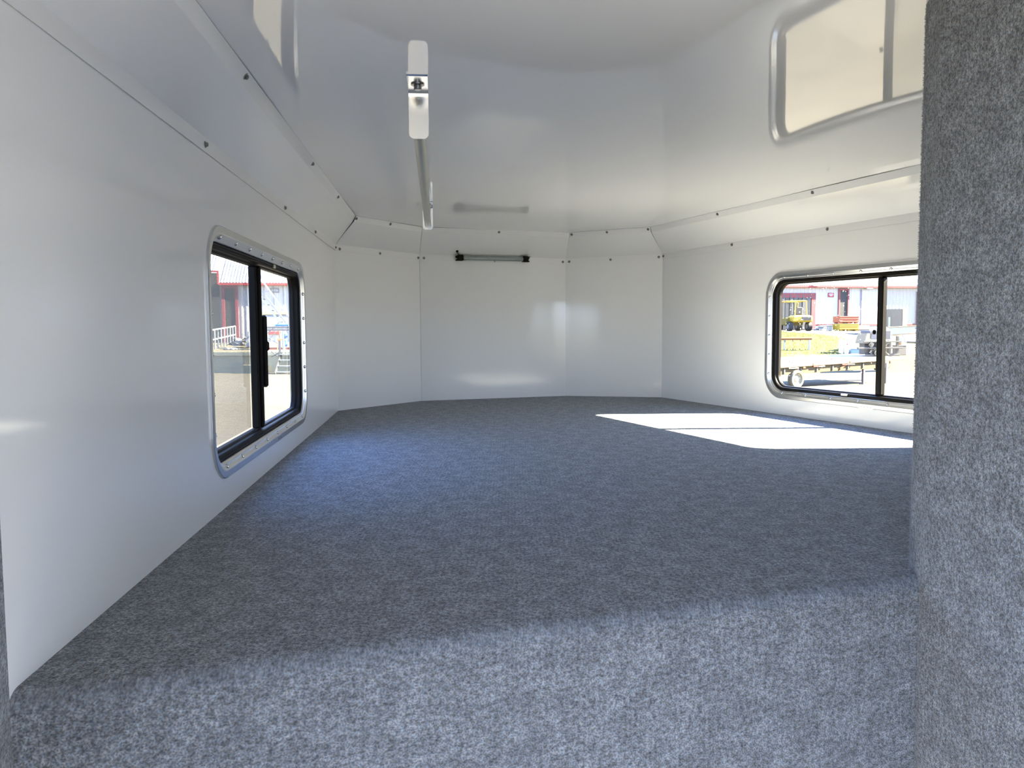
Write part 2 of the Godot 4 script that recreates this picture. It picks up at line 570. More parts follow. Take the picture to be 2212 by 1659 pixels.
func coves() -> void:
	# bent white trim between walls and ceiling, screwed along both flanges
	var low := [EL + Vector3(0.0009, 0.609, 0.01), P0 + Vector3(0, 0.6045, 0), P1 + Vector3(0, 0.598, 0), P2 + Vector3(0, 0.593, 0), P3 + Vector3(0, 0.604, 0), P3 + RU * 2.2 + Vector3(0, 0.6185, 0)]
	var top := [Vector3(-0.352, 0.7185, -0.674), Vector3(-0.5637, 0.7185, -2.9737), Vector3(-0.3597, 0.7185, -3.3152), Vector3(0.2527, 0.7185, -3.5512), Vector3(0.5713, 0.7185, -3.3597), Vector3(1.247, 0.7185, -1.49)]
	var labels := ["long sloping white trim above the left window", "short sloping white trim at the front left corner", "sloping white trim above the tube light", "short sloping white trim at the front right corner", "long sloping white trim above the right window"]
	var scr := screw_mesh(0.0056)
	var lowu := [[0.6749, 1.3745, 1.8818, 2.392], [0.0212, 0.2354, 0.4610], [0.0183, 0.6511], [0.0168, 0.2022, 0.4125], [0.0098, 0.4791, 0.9693, 1.5]]
	var lowy := [[0.6196, 0.6166, 0.6149, 0.6156], [0.6113, 0.6095, 0.6066], [0.6066, 0.6021], [0.6034, 0.6075, 0.6134], [0.616, 0.6217, 0.6263, 0.631]]
	var ups := [[0.629, 1.316, 1.821], [0.009, 0.202], [0.333], [0.009, 0.175, 0.360], [0.469, 0.961, 1.5]]
	for i in 5:
		var fr := frame_of(Vector3(low[i].x, 0, low[i].z), Vector3(low[i + 1].x, 0, low[i + 1].z))
		var inw := fr.basis.z
		var u := fr.basis.x
		var ends := []
		for k in 2:
			var b: Vector3 = low[i + k]
			var t: Vector3 = top[i + k]
			var sh := u * (0.0008 if k == 0 else -0.0008)
			if i == 1 and k == 0 or i == 0 and k == 1:
				sh *= 2.2
			elif i + k == 2 or i + k == 3:
				sh *= 0.35
			var outd := Vector3(b.x - t.x, 0, b.z - t.z).normalized()
			var lean := clampf(absf(outd.dot(inw)), 0.5, 1.0)
			var thick := 0.0022 if i % 2 == 0 else 0.0012
			ends.append([b + inw * thick + sh, b + inw * thick + Vector3(0, 0.024, 0) + sh, t + outd * (0.012 / lean) + Vector3(0, -0.018, 0) + sh, t + sh])
		var off := [-inw * 0.001, -inw * 0.001 + Vector3(0, 0.0006, 0), -inw * 0.0004 + Vector3(0, 0.001, 0), Vector3(0, 0.001, 0)]
		var s := Shape.new()
		s.sheet(ends[0], ends[1], off)
		var o := struct("trim_%d" % (i + 1), labels[i], s, M.panel)
		var wa: Vector3 = [EL, P0, P1, P2, P3][i]
		for k in lowu[i].size():
			var q := MeshInstance3D.new()
			q.name = "screw"
			q.mesh = scr
			q.material_override = M.zinc
			q.transform = Transform3D(facing(inw).rotated(inw, k * 1.3 + i), Vector3(wa.x, lowy[i][k], wa.z) + u * lowu[i][k] + inw * 0.0024)
			o.add_child(q, true)
		var ta: Vector3 = top[i]
		var tu := ((top[i + 1] as Vector3) - ta).normalized()
		var slope := -tu.cross(Vector3.UP) * 0.012 + Vector3(0, -0.018, 0)
		var fn := tu.cross(slope).normalized()
		if fn.y > 0.0:
			fn = -fn
		for p in ups[i]:
			var q := MeshInstance3D.new()
			q.name = "screw"
			q.mesh = scr
			q.material_override = M.zinc
			q.transform = Transform3D(facing(fn).rotated(fn, p * 9.0), ta + tu * p + slope * 0.40)
			o.add_child(q, true)

func make_window(called: String, label: String, at: Transform3D, screen_low: bool, sash_side: float) -> void:
	var w := 0.985
	var h := 0.445
	var root := Node3D.new()
	root.name = called
	used[called] = 1
	add_child(root)
	root.transform = at
	tag(root, label, "", "", "structure")
	var s := Shape.new()
	s.ring(w, h, RAD, [Vector2(0, 0), Vector2(0, 0.003), Vector2(0.0015, 0.0042), Vector2(0.0125, 0.0042), Vector2(0.0145, 0.0036), Vector2(0.027, -0.004), Vector2(0.028, -0.0055), Vector2(0.028, -0.03)], 14)
	var ring := obj("trim_ring", s, M.alu, root)
	tag(ring, "brushed aluminium trim ring")
	# screws along the sloping inner lip
	var dm := dome_mesh(0.0046)
	var tilt := Vector3(0, -0.52, 0.854)
	for k in 8:
		var x := 0.09 + (w - 0.18) * k / 7.0
		for top in [0, 1]:
			var q := obj("screw", dm, M.steel_screw, ring)
			q.transform = Transform3D(facing(Vector3(0, tilt.y if top else -tilt.y, tilt.z)), Vector3(x, h - 0.020 if top else 0.020, 0.0008))
	for k in 5:
		var yy := 0.085 + (h - 0.17) * k / 4.0
		for side in [0, 1]:
			var q := obj("screw", dm, M.steel_screw, ring)
			q.transform = Transform3D(facing(Vector3(-0.52 if side else 0.52, 0, 0.854)), Vector3(w - 0.020 if side else 0.020, yy, 0.0008))
	s = Shape.new()
	s.ring(w, h, RAD, [Vector2(0.0282, -0.030), Vector2(0.0282, -0.0085), Vector2(0.030, -0.0065), Vector2(0.033, -0.0065), Vector2(0.0345, -0.009), Vector2(0.0375, -0.009), Vector2(0.039, -0.012), Vector2(0.0395, -0.019), Vector2(0.0425, -0.021), Vector2(0.0435, -0.024), Vector2(0.0435, -0.0335), Vector2(0.036, -0.036), Vector2(0.012, -0.042)], 14)
	tag(obj("frame", s, M.black, root), "black inner window frame")
	# meeting stile, glass in the two halves, screen in one
	var c := w * 0.5 - (0.028 if screen_low else 0.0)
	s = Shape.new()
	s.box(Vector3(c, h * 0.5, -0.027), Vector3(0.020, h - 0.086, 0.016), 0.002)
	s.box(Vector3(c + 0.011 * sash_side, h * 0.5, -0.022), Vector3(0.014, h - 0.086, 0.020), 0.003)
	tag(obj("stile", s, M.black, root), "black upright meeting stile")
	var gl := Shape.rounded(w, h, RAD, 0.042, 14)
	for half in 2:
		s = Shape.new()
		var z := -0.031 if (half == 0) == screen_low else -0.025
		var poly := []
		if half == 0:
			poly.append(Vector3(c, h - 0.042, z))
			for q in range(15, 45):
				poly.append(Vector3(gl[q][0].x, gl[q][0].y, z))
			poly.append(Vector3(c, 0.042, z))
		else:
			poly.append(Vector3(c, 0.042, z))
			for q in range(45, 60):
				poly.append(Vector3(gl[q][0].x, gl[q][0].y, z))
			for q in range(0, 15):
				poly.append(Vector3(gl[q][0].x, gl[q][0].y, z))
			poly.append(Vector3(c, h - 0.042, z))
		s.face(poly, Vector3(0, 0, 1))
		obj("glass_pane", s, M.glass, root)
	s = Shape.new()
	var p := 0.0019
	var sx0 := 0.045 if screen_low else c + 0.008
	var sx1 := c - 0.008 if screen_low else w - 0.045
	var yy := 0.046
	while yy < h - 0.045:
		var cut := corner_cut(minf(yy, h - yy))
		var a := sx0 + (cut if screen_low else 0.0)
		var b := sx1 - (0.0 if screen_low else cut)
		s.box(Vector3((a + b) * 0.5, yy, -0.037), Vector3(b - a, 0.00026, 0.0002))
		yy += p
	var xx := sx0
	while xx < sx1:
		var cut := corner_cut(minf(xx, w - xx))
		s.box(Vector3(xx, h * 0.5, -0.0372), Vector3(0.00026, h - 0.09 - 2.0 * cut, 0.0002))
		xx += p
	tag(obj("insect_screen", s, M.screen, root), "dark fine insect screen", "", "", "stuff")
	# pull handle, printed clips and specks of dried water
	if screen_low:
		s = Shape.new()
		s.box(Vector3(c + 0.022, 0.213, -0.010), Vector3(0.011, 0.162, 0.013), 0.004)
		s.box(Vector3(c + 0.020, 0.225, -0.004), Vector3(0.008, 0.022, 0.010), 0.004)
		tag(obj("latch_handle", s, M.black, root), "tall black pull handle")
		s = Shape.new()
		s.box(Vector3(0.600, h - 0.0335, -0.0055), Vector3(0.016, 0.009, 0.004), 0.001)
		obj("clip", s, M.clip, root)
		s = Shape.new()
		s.box(Vector3(0.555, 0.0065, 0.0047), Vector3(0.055, 0.012, 0.001), 0.0003)
	else:
		s = Shape.new()
		s.box(Vector3(c - 0.013, 0.236, -0.014), Vector3(0.010, 0.014, 0.010), 0.003)
		tag(obj("latch_handle", s, M.black, root), "small black latch")
		s = Shape.new()
		s.box(Vector3(0.372, 0.0345, -0.0055), Vector3(0.026, 0.0065, 0.004), 0.001)
		obj("clip", s, M.label, root)
		s = Shape.new()
		s.box(Vector3(0.472, 0.0045, 0.0047), Vector3(0.055, 0.011, 0.001), 0.0003)
	var plate := obj("data_plate", s, M.alu, root)
	tag(plate, "small stamped metal plate")
	s = Shape.new()
	var cx := 0.555 if screen_low else 0.472
	for k in 4:
		s.box(Vector3(cx - 0.018 + 0.012 * k, 0.0065 if screen_low else 0.0045, 0.0053), Vector3(0.004, 0.003, 0.0005))
	obj("stamped_mark", s, M.zinc, plate)
	var rng := RandomNumberGenerator.new()
	rng.seed = 41 if screen_low else 17
	s = Shape.new()
	for k in (210 if not screen_low else 40):
		var q := Vector2(rng.randf_range(0.06, c - 0.02), 0.06 + (h - 0.12) * pow(rng.randf(), 0.7))
		if screen_low:
			q.x += c - 0.06
		var r := rng.randf_range(0.0005, 0.0016) if rng.randf() < 0.85 else rng.randf_range(0.0016, 0.0026)
		s.lathe([Vector2(r, 0), Vector2(r * 0.7, r * 0.25), Vector2(0, r * 0.32)], Vector3(q.x, q.y, -0.0248), Basis(Vector3.RIGHT, Vector3.BACK, Vector3.DOWN), 7)
	tag(obj("water_spots", s, M.spot, root), "pale dried water spots on the glass", "", "", "stuff")

func corner_cut(y: float) -> float:   # how far the rounded corner bites in at height y above the edge
	var r := RAD - 0.047
	var d := RAD - y
	return 0.0 if d <= 0.0 else r - sqrt(maxf(r * r - d * d, 0.0)) + 0.002

func tube_light() -> void:
	var fr := frame_of(P1, P2)
	var o := thing("tube_light", "slim clear tube light with black end caps on the front nose panel", "light", fr * Vector3(0.32, 0.598, 0.003))
	o.basis = fr.basis
	var s := Shape.new()
	s.cyl(Vector3(-0.135, 0.0115, 0.016), Vector3(0.140, 0.0115, 0.016), 0.0105, 0.0105, 20)
	tag(obj("tube", s, M.tube, o), "cloudy clear plastic tube")
	s = Shape.new()
	s.box(Vector3(0.002, 0.0115, 0.005), Vector3(0.27, 0.016, 0.002))
	obj("strip", s, mat(grey(0.55), 0.5), o)
	var cm := mat(grey(0.2), 0.4)
	for q in [[-0.112, 0.014], [-0.014, 0.006], [0.006, 0.018], [0.124, 0.006]]:
		s = Shape.new()
		s.box(Vector3(q[0], 0.0115, 0.0075), Vector3(q[1], 0.010, 0.004), 0.001)
		obj("lamp_contact", s, cm, o)
	for sg in [-1.0, 1.0]:
		s = Shape.new()
		var x: float = -0.1475 if sg < 0 else 0.1465
		s.box(Vector3(x, 0.0115, 0.014), Vector3(0.026, 0.025, 0.027), 0.003)
		s.box(Vector3(x + sg * 0.014, 0.0165, 0.012), Vector3(0.008, 0.009, 0.022), 0.0015)
		s.box(Vector3(x + sg * 0.014, 0.0015, 0.012), Vector3(0.008, 0.005, 0.022), 0.0012)
		var cap := obj("end_cap", s, M.black, o)
		s = Shape.new()
		if sg < 0:
			s.cyl(Vector3(x - 0.006, 0.022, 0.016), Vector3(x - 0.0125, 0.034, 0.018), 0.0014, 0.0014, 8)
			s.lathe(ball(0.0058), Vector3(x - 0.014, 0.0385, 0.0185), Basis(), 16)
			tag(obj("knob_lever", s, M.black, cap), "ball-ended lever")
		else:
			s.bar(Vector3(x + 0.006, 0.0225, 0.018), Vector3(x + 0.024, 0.0215, 0.018), 0.004, 0.003, 0.001)
			obj("tab", s, M.black, cap)
	s = Shape.new()
	s.lathe(ball(0.003), Vector3(0.008, -0.001, 0.010), Basis(), 12)
	obj("button", s, mat(grey(0.35), 0.4), o)

func ball(r: float) -> Array:
	var p := []
	for i in 9:
		var a := -PI / 2 + PI * i / 8.0
		p.append(Vector2(r * cos(a), r * sin(a)))
	return p

func closet_rod() -> void:
	var a := Vector3(-0.157, 0.72, -1.416)
	var b := Vector3(-0.277, 0.72, -2.73)
	var o := thing("closet_rod", "aluminium clothes rod hung below the glossy ceiling on two strap brackets", "rod", a)
	var d := (b - a)
	var f := Vector3(d.x, 0, d.z).normalized()
	var side := f.cross(Vector3.UP)
	var s := Shape.new()
	s.cyl(Vector3(0, -0.063, 0) + f * 0.002, d + Vector3(0, -0.063, 0), 0.0108, 0.0108, 28)
	tag(obj("rod", s, M.rod, o), "dull round metal rod")
	for k in 2:
		var at := Vector3.ZERO if k == 0 else d
		s = Shape.new()
		var w := 0.0168
		# strap: flat on the ceiling, bent down into a hanging plate with clipped corners
		var pr := [Vector2(-0.098, -0.0015), Vector2(-0.094, -0.0032), Vector2(-0.010, -0.0032), Vector2(-0.0048, -0.005), Vector2(-0.003, -0.010), Vector2(-0.003, -0.074)]
		var p := []
		var q := []
		var off := []
		for e in pr:
			p.append(at + f * e.x + Vector3(0, e.y, 0) - side * w)
			q.append(at + f * e.x + Vector3(0, e.y, 0) + side * w)
			off.append(Vector3(0, 0.0024, 0) if e.x < -0.008 else (f * 0.003 + Vector3(0, 0.0015, 0) if e.y > -0.008 else f * 0.003))
		s.sheet(p, q, off)
		var c0 := at - f * 0.003
		var lo := [c0 + Vector3(0, -0.074, 0) - side * w, c0 + Vector3(0, -0.079, 0) - side * (w - 0.004), c0 + Vector3(0, -0.0805, 0) - side * (w - 0.008), c0 + Vector3(0, -0.0805, 0) + side * (w - 0.008), c0 + Vector3(0, -0.079, 0) + side * (w - 0.004), c0 + Vector3(0, -0.074, 0) + side * w]
		s.face(lo, -f)
		s.face(lo.map(func(v): return v + f * 0.003), f)
		for i in 5:
			s.quad(lo[i], lo[i + 1], lo[i + 1] + f * 0.003, lo[i] + f * 0.003, Vector3.DOWN)
		var br := obj("bracket", s, M.bright, o)
		tag(br, "bright bent aluminium strap")
		s = Shape.new()
		var bc := at - f * 0.052 + Vector3(0, -0.0034, 0)
		var dn := Basis(Vector3.RIGHT, Vector3.DOWN, Vector3.FORWARD)
		s.lathe([Vector2(0.0112, 0), Vector2(0.0112, 0.0016), Vector2(0.0105, 0.002), Vector2(0.006, 0.002)], bc, dn, 24)
		s.lathe([Vector2(0.0064, 0.002), Vector2(0.0064, 0.0085), Vector2(0.0056, 0.0095), Vector2(0, 0.0095)], bc, dn, 6)
		tag(obj("bolt", s, M.zinc, br), "hex bolt with round washer")

# ---------------------------------------------------------------- the yard outside
func terrain(x: float, z: float) -> float:
	var up := clampf((x - 1.0) / 6.0, 0.0, 1.0)
	var y := -2.1
	if z < -39.8:
		y = lerpf(-2.1, -1.25, clampf((-39.8 - z) / 1.5, 0, 1))
		y += 0.285 * clampf(-41.3 - z, 0.0, 2.7) + 0.083 * clampf(-44.0 - z, 0.0, 4.0)
	return lerpf(-2.1, minf(y, -0.15), up)

func meadow_edge(z: float) -> float:   # where the grass gives way to bare ground
	var d := -41.0 - z
	return 16.7 + 0.85 * d - 0.145 * d * d

func ground() -> void:
	var s := Shape.new()
	var xs := [-160.0, -60.0, -30.0, -15.0, -6.0, 0.0, 1.0, 2.5, 4.0, 5.5, 7.0, 12.0, 20.0, 30.0, 45.0, 70.0, 160.0]
	var zs := [120.0, 60.0, 30.0, 15.0, 5.0, -5.0, -15.0, -25.0, -39.8, -41.3, -42.6, -44.0, -46.0, -48.0, -52.0, -60.0, -80.0, -140.0]
	for i in xs.size() - 1:
		for k in zs.size() - 1:
			var p := []
			for q in [[i, k], [i + 1, k], [i + 1, k + 1], [i, k + 1]]:
				p.append(Vector3(xs[q[0]], terrain(xs[q[0]], zs[q[1]]), zs[q[1]]))
			s.quad(p[0], p[1], p[2], p[3], Vector3.UP)
	struct("ground", "pale dusty concrete yard outside the windows", s, speckled(lin(0.15, 0.135, 0.092), 0.10, 0.02, 6.0))
	# grass slope behind the flatbed
	s = Shape.new()
	var rng := RandomNumberGenerator.new()
	rng.seed = 3
	for k in 24:
		var z0 := -40.8 - 0.30 * k
		var z1 := z0 - 0.30
		for i in 20:
			var p := []
			for q in [[i, z0], [i + 1, z0], [i + 1, z1], [i, z1]]:
				var w := meadow_edge(q[1])
				var x := lerpf(3.0, w, q[0] / 20.0)
				p.append(Vector3(x, terrain(x, q[1]) + 0.015 + 0.008 * sin(x * 7.0 + q[1] * 5.0), q[1]))
			s.quad(p[0], p[1], p[2], p[3], Vector3.UP)
	var turf := speckled(lin(0.125, 0.13, 0.036), 0.45, 0.05, 2.2)
	var slope := obj("grass_slope", s, turf)
	tag(slope, "sunny yellow-green grass slope beyond the flatbed trailer", "grass", "", "stuff")
	s = Shape.new()
	for k in 5200:
		var z := rng.randf_range(-47.8, -41.0)
		var w := meadow_edge(z)
		var x := rng.randf_range(9.5, w)
		var b := Vector3(x, terrain(x, z) + 0.02, z)
		var lean := Vector3(rng.randf_range(-0.05, 0.05), rng.randf_range(0.05, 0.12), rng.randf_range(-0.05, 0.05))
		s.face([b - Vector3(0.02, 0, 0), b + Vector3(0.02, 0, 0), b + lean], Vector3(0, 0.5, 0.87))
	tag(obj("grass_blades", s, turf, slope), "short dry grass blades", "", "", "stuff")

func ribbed(s: Shape, x0: float, x1: float, pitch: float, lo: Vector3, hi: Vector3, out: Vector3, deep: float) -> void:
	var n := int((x1 - x0) / pitch)
	for i in n:
		var a := x0 + pitch * i
		var st := [[0.0, 0.0], [0.56, 0.0], [0.66, deep], [0.90, deep], [1.0, 0.0]]
		for k in 4:
			var u0: float = a + pitch * st[k][0]
			var u1: float = a + pitch * st[k + 1][0]
			var o0: Vector3 = out * st[k][1]
			var o1: Vector3 = out * st[k + 1][1]
			s.quad(Vector3(u0, 0, 0) + lo + o0, Vector3(u1, 0, 0) + lo + o1, Vector3(u1, 0, 0) + hi + o1, Vector3(u0, 0, 0) + hi + o0, out)

func building() -> void:
	var o := thing("building", "long low white metal building with red trim across the yard", "building", Vector3(0, 0, -56.7), 0.2018)
	var red := mat(lin(0.50, 0.055, 0.05), 0.5)
	var maroon := mat(lin(0.30, 0.05, 0.055), 0.6)
	var white := mat(lin(0.74, 0.73, 0.70), 0.5)
	var dark := mat(lin(0.035, 0.036, 0.033), 0.7)  # dark panels stand in for the shade inside open doorways
	var s := Shape.new()
	ribbed(s, -26.0, 38.0, 0.3, Vector3(0, -2.2, 0), Vector3(0, 3.1, 0), Vector3.BACK, 0.025)
	s.box(Vector3(6, 0.4, -5.0), Vector3(64, 5.2, 9.9))
	obj("wall", s, white, o)
	s = Shape.new()
	ribbed(s, -19.3, 38.0, 0.19, Vector3(0, 3.17, 0.38), Vector3(0, 6.6, -5.6), Vector3(0, 0.87, 0.5), 0.045)
	s.quad(Vector3(-19.3, 3.16, 0.37), Vector3(38, 3.16, 0.37), Vector3(38, 6.55, -5.6), Vector3(-19.3, 6.55, -5.6), Vector3.DOWN)
	obj("roof", s, mat(grey(0.82), 0.45), o)
	s = Shape.new()
	ribbed(s, -26.0, -19.36, 0.19, Vector3(0, 3.95, 0.40), Vector3(0, 7.0, -4.9), Vector3(0, 0.87, 0.5), 0.045)
	tag(obj("roof", s, mat(grey(0.82), 0.45), o), "taller white roof section")
	s = Shape.new()
	s.box(Vector3(9.35, 3.095, 0.36), Vector3(57.3, 0.155, 0.06), 0.01)
	s.box(Vector3(9.35, 3.035, 0.18), Vector3(57.3, 0.03, 0.36))
	tag(obj("fascia", s, red, o), "red fascia board under the roof edge")
	s = Shape.new()
	s.box(Vector3(-22.7, 3.89, 0.38), Vector3(6.7, 0.12, 0.06), 0.01)
	s.box(Vector3(-19.34, 3.5, 0.38), Vector3(0.12, 0.9, 0.06), 0.01)
	tag(obj("fascia", s, red, o), "raised red fascia over the tall doorway")
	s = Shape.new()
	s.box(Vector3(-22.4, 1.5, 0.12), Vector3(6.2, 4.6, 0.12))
	tag(obj("door", s, dark, o), "dark panel for the shade in a tall doorway")
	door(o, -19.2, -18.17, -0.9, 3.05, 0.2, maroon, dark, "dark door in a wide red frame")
	door(o, 19.4, 23.35, -0.15, 2.62, 0.36, maroon, dark, "dark panel for the shade in a wide strip-hung doorway with a red frame")
	s = null
	for k in 9:
		s = Shape.new()
		s.box(Vector3(19.95 + 0.35 * k, 1.2, 0.125), Vector3(0.31, 2.6, 0.02), 0.004, Basis(Vector3.UP, 0.12 * sin(k * 2.1)))
		obj("curtain_strip", s, mat(grey(0.045 + 0.02 * (k % 3)), 0.35), o)
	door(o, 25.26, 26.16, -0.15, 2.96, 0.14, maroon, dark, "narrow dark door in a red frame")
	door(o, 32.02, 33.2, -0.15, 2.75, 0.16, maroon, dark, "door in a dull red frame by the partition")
	s = Shape.new()
	s.box(Vector3(30.0, 0.21, 0.05), Vector3(13.2, 0.15, 0.06), 0.01)
	s.box(Vector3(24.3, 0.21, 0.05), Vector3(1.85, 0.15, 0.06), 0.01)
	tag(obj("base_trim", s, maroon, o), "dark red strip along the foot of the wall")
	s = Shape.new()
	s.box(Vector3(24.65, 2.48, 0.06), Vector3(0.48, 0.32, 0.03), 0.005)
	var sign := obj("wall_sign", s, mat(lin(0.45, 0.02, 0.04), 0.5), o)
	tag(sign, "small red sign with white lines")
	s = Shape.new()
	for q in [[2.555, 0.34, 0.035], [2.495, 0.38, 0.035], [2.42, 0.24, 0.05]]:
		s.box(Vector3(24.65, q[0], 0.078), Vector3(q[1], q[2], 0.006))
	obj("lettering", s, mat(grey(0.8), 0.6), sign)
	s = Shape.new()
	s.box(Vector3(27.78, 3.0, 0.2), Vector3(0.54, 0.17, 0.28), 0.03)
	tag(obj("wall_lamp", s, mat(grey(0.8), 0.4), o), "white lamp box under the eave")
	s = Shape.new()
	s.box(Vector3(23.16, 3.23, 0.44), Vector3(0.46, 0.24, 0.12), 0.02)
	tag(obj("vent", s, mat(grey(0.8), 0.5), o), "white vent box on the fascia")
	s = Shape.new()
	s.cyl(Vector3(27.22, 0.2, 0.08), Vector3(27.22, 2.9, 0.08), 0.045, 0.045, 10)
	tag(obj("downpipe", s, mat(lin(0.4, 0.3, 0.38), 0.5), o), "thin downpipe")
	s = Shape.new()
	s.box(Vector3(-15.7, 1.22, 0.07), Vector3(2.0, 0.22, 0.10), 0.02)
	tag(obj("wall_beam", s, mat(lin(0.42, 0.34, 0.22), 0.7), o), "tan timber beam along the wall")
	s = Shape.new()
	s.box(Vector3(-15.6, 0.66, 0.05), Vector3(2.0, 0.86, 0.05), 0.01)
	tag(obj("wall_panel", s, mat(lin(0.36, 0.39, 0.42), 0.6), o), "grey patched wall panel")
	s = Shape.new()
	var cx := -15.88
	s.box(Vector3(cx, 2.82, 0.07), Vector3(0.56, 0.035, 0.06))
	s.box(Vector3(cx, 2.59, 0.07), Vector3(0.56, 0.035, 0.06))
	s.box(Vector3(cx - 0.26, 2.705, 0.07), Vector3(0.035, 0.26, 0.06))
	s.box(Vector3(cx + 0.26, 2.705, 0.07), Vector3(0.035, 0.26, 0.06))
	tag(obj("frame", s, mat(grey(0.2), 0.5), o), "grey outline of a small wall frame")
	s = Shape.new()
	s.box(Vector3(-16.0, -0.08, 0.06), Vector3(0.9, 0.2, 0.06), 0.01)
	tag(obj("base_trim", s, maroon, o), "short dark red base strip behind the work table")
	s = Shape.new()
	for k in 5:
		s.box(Vector3(-17.2 + 0.62 * k, 2.1, 0.035), Vector3(0.03, 1.9, 0.03))
	obj("wall_seams", s, mat(lin(0.5, 0.5, 0.46), 0.6), o)

func door(o: Node3D, x0: float, x1: float, y0: float, y1: float, w: float, frame: Material, inner: Material, label: String) -> void:
	var s := Shape.new()
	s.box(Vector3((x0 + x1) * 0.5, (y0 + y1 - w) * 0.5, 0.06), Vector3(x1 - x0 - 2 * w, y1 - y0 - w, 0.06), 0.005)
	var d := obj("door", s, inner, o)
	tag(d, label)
	s = Shape.new()
	s.box(Vector3(x0 + w * 0.5, (y0 + y1) * 0.5, 0.09), Vector3(w, y1 - y0, 0.1), 0.01)
	s.box(Vector3(x1 - w * 0.5, (y0 + y1) * 0.5, 0.09), Vector3(w, y1 - y0, 0.1), 0.01)
	s.box(Vector3((x0 + x1) * 0.5, y1 - w * 0.5, 0.09), Vector3(x1 - x0 - 2 * w, w, 0.1), 0.01)
	obj("door_frame", s, frame, d)

func at_yard(p: Array, s: Shape) -> void:
	for b in p:
		s.box(b[0], b[1], 0.01)

func piece(o: Node, called: String, boxes: Array, m: Material, label := "", bev := 0.01) -> MeshInstance3D:
	var s := Shape.new()
	for b in boxes:
		s.box(b[0], b[1], bev)
	var p := obj(called, s, m, o)
	if label: tag(p, label)
	return p

func bars(o: Node, called: String, list: Array, w: float, m: Material, label := "") -> MeshInstance3D:
	var s := Shape.new()
	for b in list:
		s.cyl(b[0], b[1], w, w, 8)
	var p := obj(called, s, m, o)
	if label: tag(p, label)
	return p

